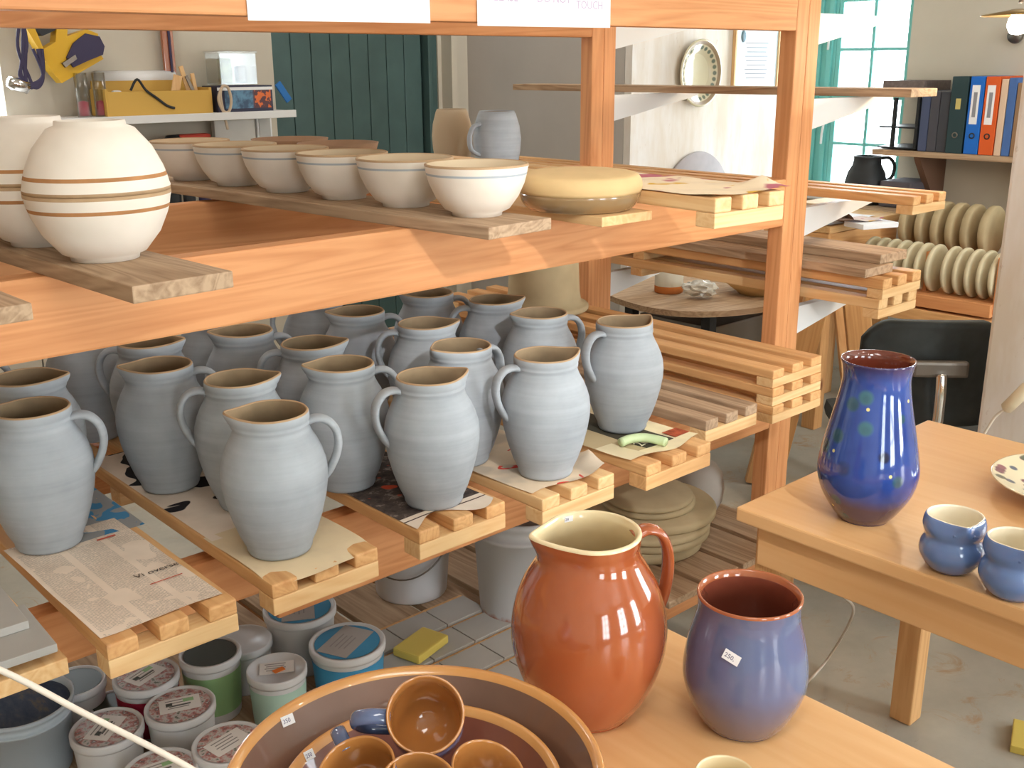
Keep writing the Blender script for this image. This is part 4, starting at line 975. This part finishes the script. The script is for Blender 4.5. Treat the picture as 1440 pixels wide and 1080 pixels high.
# letter tray tower
lt = thing('letter_tray', 'dark letter tray tower at the window end of the binder shelf', 'tray', (4.76, 2.477, 1.1632), 0)
for z in (.008, .10):
    b = MB(); b.box((0, 0, 0), (.25, .19, .008), .002); b.build('tray', M['black'], lt, (0, 0, z))
for x in (-.11, .11):
    for y in (-.085, .03): b = MB(); b.box((0, 0, 0), (.02, .014, .22), .002); b.build('upright', M['black'], lt, (x, y, .12))
b = MB(); b.box((0, 0, 0), (.25, .20, .005), .002); b.box((-.122, 0, .03), (.006, .20, .06), .002); b.box((.122, 0, .03), (.006, .20, .06), .002); b.box((0, .098, .03), (.24, .005, .06)); b.box((0, -.098, .03), (.24, .005, .06))
b.build('top_basket', plain('brown_basket', srgb(110, 98, 94), .5, .4, var=.2, vs=60), lt, (0, -.005, .245))

# wall plate, framed certificate, round board
b = MB(); P_ = smooth_prof([(0, .0), (.085, .0), (.115, .012), (.144, .028), (.149, .033), (.145, .037)], 3)
Mw = Matrix.Rotation(R(90), 4, 'X')
b.lathe(P_+[(.140, .0375, 1), (.130, .031, 1), (.126, .029, 0), (.098, .014, 0), (.085, .008, 2), (0, .006, 2)], 64, close=False, M=Mw)
its = [((.113*math.cos(a), -.022, .113*math.sin(a)), .012, srgb(110, 118, 104), .4) for a in [2*math.pi*k/26 for k in range(26)]]
its2 = []
platem = dots_mat('wall_plate_glaze', srgb(204, 194, 164), .12, its)
o = b.build('plate', [platem, plain('brown_plate_edge', srgb(150, 128, 100), .4, .3), plain('cream_plate_centre', srgb(214, 206, 176), .12, .6, coat=.6)], None, (3.9934, 3.1485, 1.5061)); tag(o, 'round glazed plate with dark leaf border hanging on the white boarded wall', 'plate')
fx0, fx1 = 4.2629, 4.6288
fr = thing('picture_frame', 'framed certificate with small crest on the white boarded wall', 'picture', ((fx0+fx1)/2, 3.14, 1.62)); fw = fx1-fx0
b = MB()
for (c, d) in (((-fw/2+.006, 0, 0), (.012, .018, .40)), ((fw/2-.006, 0, 0), (.012, .018, .40)), ((0, 0, .194), (fw, .018, .012)), ((0, 0, -.194), (fw, .018, .012))): b.box(c, d, .001)
b.build('frame', M['freshZ'], fr)
b = MB(); b.box((0, 0, 0), (fw-.02, .004, .38)); b.build('certificate', plain('certificate_paper', srgb(214, 232, 240), .6, .2), fr, (0, .002, 0))
b = MB(); b.lathe([(0, 0), (.018, 0), (.018, .001), (0, .001)], 20, close=False, M=Mw @ Matrix.Scale(1.5, 4, (0, 1, 0))); b.build('crest', plain('crest_ink', srgb(120, 140, 150), .8, .1), fr, (-fw/2+.07, -.001, .05))
for q in range(9):
    b = MB(); b.box((0, 0, 0), (fw*(.5-.04*(q % 3)), .0008, .004)); b.build('text_line', inkd2, fr, (.0, -.0008, .02-q*.02))
b = MB(); b.lathe([(0, -.008), (.245, -.008), (.25, 0), (.245, .008), (0, .008)], 64, close=False, M=Mw)
o = b.build('round_board', M['greyboard'], None, (4.0264, 3.1390, 0.9052)); tag(o, 'round grey board leaning on the white boarded wall above the long pallet', 'board')
sup = MB(); sup.box((0, 0, 0), (.5, .10, .02), .003); o = sup.build('ledge', M['greyX'], None, (4.05, 3.099, 0.6432)); tag(o, 'narrow ledge under the round grey board', 'ledge')

# lamp at upper right
lp = thing('wall_lamp', 'lit lamp with shallow metal shade at the top right corner', 'lamp', (2.9337, 1.2613, 1.6491), 0)
b = MB(); b.lathe([(.02, .030), (.025, .028), (.095, .016), (.093, .013), (.02, .022)], 40, close=False); b.build('lamp_shade', plain('brass_shade', srgb(150, 130, 90), .35, .4, .6), lp)
b = MB(); b.lathe([(0, -.03), (.018, -.026), (.027, -.008), (.024, .010), (.012, .028), (0, .03)], 24, close=False); b.build('bulb', emit('lit_bulb', srgb(255, 240, 224), 28), lp, (0, 0, -.004))
b = MB(); b.tube(smooth_path([(0, 0, .045), (.02, -.01, .09), (.10, -.06, .16), (.16, -.1, .2), (.16, -.1, 1.02)], 4), .006, 8); b.build('arm', M['steel'], lp)
b = MB(); b.lathe([(0, 0), (.03, 0), (.034, .012), (.03, .03), (0, .032)], 24, close=False, M=Matrix.Rotation(R(-90), 4, 'Y'))
o = b.build('junction_box', M['steel'], None, (4.899, 2.1044, 1.6562)); tag(o, 'small round junction box on the far wall below the lamp', 'box')
# plug hanging from its cord in front of the pillar
pg = thing('plug', 'cream cable plug at the right edge in front of the pillar', 'plug', (2.6400, 1.0255, 0.7238), 0)
p0_ = Vector((0.0000, 0.0328, -0.0383)); p1_ = Vector((0.0000, -0.0347, 0.0565))
b = MB(); b.tube([p0_*.6, p0_*.5, p1_*.8, p1_*.95], [.010, .016, .017, .010], 14); b.build('housing', plain('cream_plastic', srgb(236, 220, 188), .5, .3), pg)
b = MB(); b.tube(smooth_path([p0_*.6, p0_*1.3, Vector((0.0000, 0.0637, -0.1004)), Vector((0.0000, 0.1288, -0.2590))], 5), .0035, 8); b.build('cord', plain('cream_cord', srgb(232, 222, 204), .6, .2), pg)
# cords
cm = plain('white_cord', srgb(214, 202, 188), .5, .3)
b = MB(); b.tube(smooth_path([(0.1252, 0.8486, 1.1450), (0.1870, 0.8030, 1.1015), (0.2349, 0.7694, 1.0565), (0.2726, 0.7360, 1.0239), (0.2978, 0.7172, 0.9991), (0.3133, 0.7084, 0.9774), (0.3220, 0.6960, 0.9320), (0.3170, 0.6944, 0.8482), (0.2805, 0.6560, 0.6737), (0.2805, 0.6560, .004)], 8), .0026, 10); o = b.build('cable', cm, None); tag(o, 'thick white cable crossing the lower left corner in front of the tubs', 'cable')
b = MB(); b.tube(smooth_path([(1.70, 1.0, .655), (1.9000, 1.0477, 0.4555), (2.1500, 1.1426, 0.2667), (2.2826, 1.2713, 0.0300), (2.1428, 1.2593, 0.0040), (1.9444, 1.2264, 0.0040)], 8), .0034, 8); o = b.build('cable', cm, None); tag(o, 'thin white cable hanging from under the right-hand table to the floor', 'cable')
b = MB(); b.box((0, 0, 0), (.12, .16, .02), .003); o = b.build('yellow_card', M['yellowp'], None, (2.3574, 0.7301, .0105), (0, 0, R(20))); tag(o, 'yellow card on the floor at the lower right edge', 'card')

# ------------------------------------------------------------------ tools on the back wall
wsh = thing('wall_shelf', 'white shelf on the back wall carrying the wooden tool tray and carton', 'shelf', (1.85, 4.13, 1.36))
b = MB(); b.box((0, 0, 0), (1.12, .22, .02), .003); b.build('shelf_board', M['white'], wsh)
b = MB(); b.box((0, 0, 0), (1.12, .012, .03), .002); b.build('edge_strip', M['bracket'], wsh, (0, -.117, -.002))
SZ = 1.3705
tb = thing('tool_tray', 'open wooden tool tray with pliers and rulers on the white shelf', 'tool tray', (1.84, 4.13, SZ))
for (c, d) in (((0, -.07, .045), (.42, .012, .09)), ((0, .07, .065), (.42, .012, .13)), ((-.21, 0, .05), (.012, .15, .10)), ((.21, 0, .05), (.012, .15, .10)), ((0, 0, .006), (.42, .14, .01))):
    b = MB(); b.box((0, 0, 0), d, .002); b.build('side_board' if d[2] > .02 else 'base', plain('yellow_plywood', srgb(206, 166, 84), .6, .2) if 'yellow_plywood' not in bpy.data.materials else bpy.data.materials['yellow_plywood'], tb, c)
def tool(name, lab, parts, cat='tool'):
    t = thing(name, lab, cat, parts[0][1])
    for pn, c, mb, m in parts: mb.build(pn, m, t, (c[0]-parts[0][1][0], c[1]-parts[0][1][1], c[2]-parts[0][1][2]))
    return t
def bx_(d, rot=(0, 0, 0), bev=.002):
    b = MB(); Mx = Matrix.Rotation(rot[1], 4, 'Y') @ Matrix.Rotation(rot[0], 4, 'X'); b.box((0, 0, 0), d, bev, M=Mx); return b
tool('wooden_ruler', 'first wooden ruler leaning in the tool tray', [('stick', (1.985, 4.12, 1.47), bx_((.018, .008, .17), (0, R(-14), 0)), M['freshZ'])])
tool('wooden_ruler', 'second wooden ruler leaning in the tool tray, nearest its right end', [('stick', (2.02, 4.12, 1.455), bx_((.016, .008, .14), (0, R(-8), 0)), M['freshZ'])])
tool('chisel', 'dark chisel standing between the rulers of the tool tray', [('blade', (2.0, 4.105, 1.46), bx_((.014, .006, .12), (0, R(-22), 0)), M['steel'])])
tool('spatula', 'broad pale wooden spatula leaning in the tool tray', [('blade', (1.93, 4.115, 1.455), bx_((.035, .008, .13), (0, R(16), 0)), M['freshZ'])])
tool('glue_bottle', 'small white bottle in the left compartment of the tool tray', [('body', (1.69, 4.11, 1.42), bx_((.035, .03, .09), bev=.01), M['white'])], 'bottle')
b = MB(); b.tube(smooth_path([(0, 0, .0), (.03, 0, .04), (.06, 0, .0), (.10, 0, -.03), (.14, 0, -.06), (.17, 0, -.07)], 5), .005, 8); o = b.build('pliers', M['black'], None, (1.72, 4.048, 1.465)); tag(o, 'black-handled pliers hanging over the front of the tool tray', 'tool')
tool('spirit_level', 'orange-red bar hanging on the wall above the tool tray', [('bar', (1.965, 4.22, 1.66), bx_((.045, .02, .30)), M['redrim']), ('strip', (1.968, 4.206, 1.66), bx_((.010, .006, .29)), M['purpleblack'])])
# pipe insulation / long clear tube behind the tray
b = MB(); b.tube([(1.66, 4.225, 1.505), (1.98, 4.225, 1.505)], .032, 16); o = b.build('film_roll', M['white'], None, (0, 0, 0)); tag(o, 'white roll of film behind the wooden tool tray', 'roll')
# clear jars with pink lids
for i, x in enumerate((1.555, 1.622)):
    t = thing('test_tube', ('left', 'right')[i]+' clear tube with pink filling beside the tool tray', 'tube', (x, 4.10, SZ))
    b = MB(); b.lathe([(0, 0), (.024, 0), (.024, .16), (.022, .16), (.022, .004), (0, .004)], 20, close=False); b.build('tube', M['clear'], t)
    b = MB(); b.lathe([(0, .005), (.019, .005), (.019, .055), (0, .06)], 16, close=False); b.build('filling', M['pink'], t)
# clear box, carton, tag
b = MB(); b.box((0, 0, 0), (.16, .12, .005)); 
for (c, d) in (((0, -.06, .06), (.16, .004, .12)), ((0, .06, .06), (.16, .004, .12)), ((-.08, 0, .06), (.004, .12, .12)), ((.08, 0, .06), (.004, .12, .12))): b.box(c, d)
t = thing('plastic_box', 'clear plastic box on top of the printed carton', 'box', (2.19, 4.13, 1.4775)); b.build('body', M['clear'], t, (0, 0, .003)); b = MB(); b.box((0, 0, 0), (.175, .13, .008), .002); b.build('lid', M['clear'], t, (0, 0, .128))
b = MB(); b.box((0, 0, 0), (.05, .04, .1), .01); b.build('contents', plain('mixed_contents', srgb(150, 160, 130), .3, .5, var=.4, vs=40), t, (-.03, 0, .055)); b = MB(); b.box((0, 0, 0), (.04, .04, .07), .01); b.build('contents', M['steel'], t, (.04, 0, .04))
ct = NT('carton_print', .4, .3); v = ct.n('ShaderNodeTexCoord').outputs['Object']; sx = ct.n('ShaderNodeSeparateXYZ'); ct.l(v, sx.inputs[0])
c = ct.ramp(ct.noise(v, 26, 3), [(.4, srgb(96, 140, 170)), (.6, srgb(60, 84, 110))]); c = ct.mix(ct.ramp(ct.math('ADD', sx.outputs[0], 0), [(.02, (0, 0, 0)), (.025, (1, 1, 1))]), c, srgb(90, 56, 60))
c = ct.mix(ct.ramp(ct.math('MULTIPLY', ct.noise(v, 34, 2), ct.math('GREATER_THAN', sx.outputs[0], .03)), [(.5, (0, 0, 0)), (.54, (1, 1, 1))]), c, srgb(220, 110, 50)); ct.col(c)
t = thing('carton', 'printed carton with blue and orange picture on the white shelf', 'box', (2.205, 4.12, SZ)); b = MB(); b.box((0, 0, .052), (.25, .13, .104), .002); b.build('body', plain('dark_carton', srgb(60, 60, 80), .5, .3), t)
b = MB(); b.box((0, 0, 0), (.21, .002, .072)); b.build('picture', ct.m, t, (.01, -.0665, .05)); b = MB(); b.box((0, 0, 0), (.25, .003, .012)); b.build('white_band', M['white'], t, (0, -.067, .092))
b = MB(); b.tube(smooth_path([(-.02, 0, .04), (-.035, 0, 0), (-.02, 0, -.045), (.005, 0, -.05), (.02, 0, -.01), (.012, 0, .04), (-.01, 0, .05), (-.025, 0, .02), (-.02, 0, -.04), (-.005, 0, -.12)], 6), .006, 8); o = b.build('cord_coil', plain('beige_cord', srgb(200, 180, 156), .7, .2), None, (2.10, 4.02, 1.425)); tag(o, 'beige coiled cord hanging in front of the printed carton', 'cord')
b = MB(); b.box((0, 0, 0), (.03, .01, .09), .003, M=Matrix.Rotation(R(-35), 4, 'Y')); o = b.build('blue_tag', M['bluetag'], None, (2.385, 4.06, 1.445)); tag(o, 'blue plastic tag sticking out at the right end of the shelf', 'tag')
# white panel and power outlets under the shelf
b = MB(); b.box((0, 0, 0), (.19, .03, .16), .004); o = b.build('film_bag', plain('milky_plastic', srgb(206, 200, 188), .3, .5, var=.06), None, (2.215, 4.20, 1.255)); tag(o, 'milky plastic bag hanging under the shelf', 'bag')
t = thing('power_outlet', 'white wall switch and socket panel beside the green door', 'outlet', (2.375, 4.235, 1.255)); b = MB(); b.box((0, 0, 0), (.075, .03, .19), .006); b.build('plate', M['white'], t)
for x in (-.017, .017):
    b = MB(); b.box((0, 0, 0), (.022, .006, .024), .002); b.build('socket', plain('socket_tan_%d' % (x > 0), srgb(150, 138, 110), .5, .3), t, (x, -.016, -.055))
b = MB(); b.box((0, 0, 0), (.055, .006, .08), .003); b.build('switch', plain('switch_grey', srgb(190, 190, 186), .4, .3), t, (0, -.016, .04))
# red drill on a bracket shelf
dr_ = thing('power_drill', 'red and black power drill lying under the white shelf', 'drill', (1.93, 4.12, 1.262), 0)
b = MB(); b.lathe([(0, -.11), (.012, -.11), (.016, -.06), (.026, -.05), (.028, .0), (.0, .0)], 20, close=False, M=Matrix.Rotation(R(90), 4, 'Y')); b.build('chuck', M['black'], dr_)
b = MB(); b.box((.06, 0, 0), (.14, .05, .055), .014); b.build('body', M['red'], dr_)
b = MB(); b.box((.08, -.026, 0), (.04, .004, .02), .002); b.build('badge', M['white'], dr_)
b = MB(); b.tube([(-.26, 0, 0), (-.1, 0, 0)], .007, 10); b.build('drill_bit', M['yellowp'], dr_)
b = MB(); b.box((0, 0, 0), (.9, .14, .014), .002); o = b.build('shelf', M['white'], None, (1.83, 4.175, 1.226)); tag(o, 'lower thin white shelf on the back wall under the drill', 'shelf')
# yellow corded saw hanging on the wall
sw = thing('power_saw', 'yellow corded power tool with violet-black grip hanging on the wall at upper left', 'power tool', (1.495, 4.14, 1.585), 0)
def sp(name, poly, y0, y1, m):
    b = MB(); b.prism(poly, -y1, -y0, M=Matrix.Rotation(R(90), 4, 'X')); b.build(name, m, sw)
sp('frame', [(-.135, .16), (-.095, .16), (-.055, .03), (-.01, .055), (.015, .16), (.05, .16), (.035, .075), (.11, .10), (.15, .085), (.145, .05), (.02, -.005), (.005, -.03), (.145, .02), (.16, -.005), (-.005, -.09), (-.035, -.05)], -.03, .03, M['yellow'])
sp('motor', [(.02, .0), (.05, .05), (.10, .085), (.15, .075), (.165, .04), (.155, .01), (.10, -.01), (.04, -.035)], -.042, .042, M['purpleblack'])
sp('grip', [(-.10, .17), (.02, .17), (.01, .10), (-.05, .075), (-.085, .10)], -.02, .02, M['black'])
sp('vent', [(.0, -.02), (.05, .01), (.055, -.005), (.01, -.035)], -.046, .046, M['steel'])
rk = random.Random(3)
for k in range(5):
    b = MB(); b.tube(smooth_path([(-.11+rk.uniform(-.01, .01), -.03, .16), (-.13+rk.uniform(-.02, .02), -.04, .04), (-.14+rk.uniform(-.03, .02), -.045, -.06), (-.11+rk.uniform(-.02, .02), -.05, -.11+rk.uniform(-.02, .02)), (-.075, -.045, -.06), (-.08+rk.uniform(-.02, .02), -.04, .03)], 6), .006, 8); b.build('cord', M['purpleblack'], sw)
b = MB(); b.lathe([(0, 0), (.022, 0), (.024, .05), (.018, .07), (0, .07)], 18, close=False, M=Matrix.Rotation(R(-70), 4, 'Y')); b.build('plug', M['chrome'], sw, (-.135, -.05, -.105))
b = MB(); b.tube([(-.06, 0, .13), (-.06, .11, .15)], .006, 8); b.build('hook', M['steel'], sw)
# three dark jars low behind the paired bowls
for i, x in enumerate((0, .062, .13)):
    b = MB(); b.lathe([(0, 0), (.022, 0), (.025, .01), (.025, .05), (.016, .06), (0, .062)], 18, close=False)
    o = b.build('paint_jar', M['black'] if i != 2 else M['purpleblack'], None, (1.9020+x, 4.15, 0.9962)); tag(o, ('left', 'middle', 'right')[i]+' of three dark jars on the low wall shelf', 'jar', 'dark jars on the low shelf')
b = MB(); b.box((0, 0, 0), (1.0, .16, .02), .003); o = b.build('shelf', M['white'], None, (2.0, 4.165, 0.9847)); tag(o, 'lowest white wall shelf carrying the dark jars', 'shelf')

# ------------------------------------------------------------------ light
def area(name, loc, rot, sx, sy, e, c):
    l = bpy.data.lights.new(name, 'AREA'); l.shape = 'RECTANGLE'; l.size = sx; l.size_y = sy; l.energy = e; l.color = c
    o = bpy.data.objects.new(name, l); COL.objects.link(o); o.location = loc; o.rotation_euler = rot; return o
# daylight entering through the three openings of the camera-side wall
for x, e in ((-.8, 20), (1.2, 30), (3.2, 72)): area('window_and_added_daylight', (x, -3.28, 1.6), (R(90), 0, 0), .78, 1.6, e, (.94, .97, 1))
# daylight through the narrow back windows
area('window_and_added_daylight', (5.3, 2.86, 1.55), (R(90), 0, R(90)), .9, 1.4, 60, (.85, .94, 1))
area('window_and_added_daylight', (1.215, 4.6, 1.7), (R(-90), 0, 0), .4, 1.3, 20, (.85, .94, 1))
area('window_and_added_daylight', (4.80, -.9, 1.5), (R(90), 0, R(90)), .9, 1.1, 28, (.84, .92, 1))  # added daylight at the made-up side window, brightens the right-hand jugs
# warm ceiling spots above the display tables, plus one added fill spot
def spot(loc, tgt, e, ang, c, r=.04):
    l = bpy.data.lights.new('ceiling_and_fill_spot', 'SPOT'); l.energy = e; l.spot_size = R(ang); l.spot_blend = .5; l.color = c; l.shadow_soft_size = r
    o = bpy.data.objects.new('ceiling_and_fill_spot', l); COL.objects.link(o); o.location = loc
    o.rotation_euler = (Vector(tgt)-Vector(loc)).to_track_quat('-Z', 'Y').to_euler(); return o
WARM = (1, .90, .76)
for x, y, e in ((.6, 3.2, 12), (3.0, 3.4, 8), (3.6, 1.2, 7), (.1, -.1, 14)): area('fill_panel', (x, y, 2.68), (0, 0, 0), 1.0, .5, e, (1, .95, .88))  # added overhead fills without real fixtures, lifting the rear walls and the shelves
spot((2.3, -.9, 2.6), (1.45, 1.35, .95), 8, 40, (1, .97, .92))
spot((.45, -.8, 2.35), (1.64, 1.35, 1.02), 115, 28, (.97, .98, 1))  # added fill spot near the camera, put in to brighten the rightmost jugs
spot((.9, -.9, 2.6), (.7, 1.5, .9), 16, 55, WARM)
spot((1.9, -.2, 2.6), (1.4, .8, .75), 8, 60, WARM)
pl = bpy.data.lights.new('bulb_light', 'POINT'); pl.energy = 9; pl.color = (1, .8, .55); pl.shadow_soft_size = .03
po = bpy.data.objects.new('bulb_light', pl); COL.objects.link(po); po.location = (2.9337, 1.2613, 1.5691)

w = bpy.data.worlds.new('sky'); scene.world = w; w.use_nodes = True
w.node_tree.nodes['Background'].inputs[0].default_value = (.86, .95, 1, 1); w.node_tree.nodes['Background'].inputs[1].default_value = 8.0
scene.view_settings.view_transform = 'Standard'; scene.view_settings.look = 'None'; scene.view_settings.gamma = 1
scene.view_settings.use_curve_mapping = False; scene.view_settings.exposure = 0.06
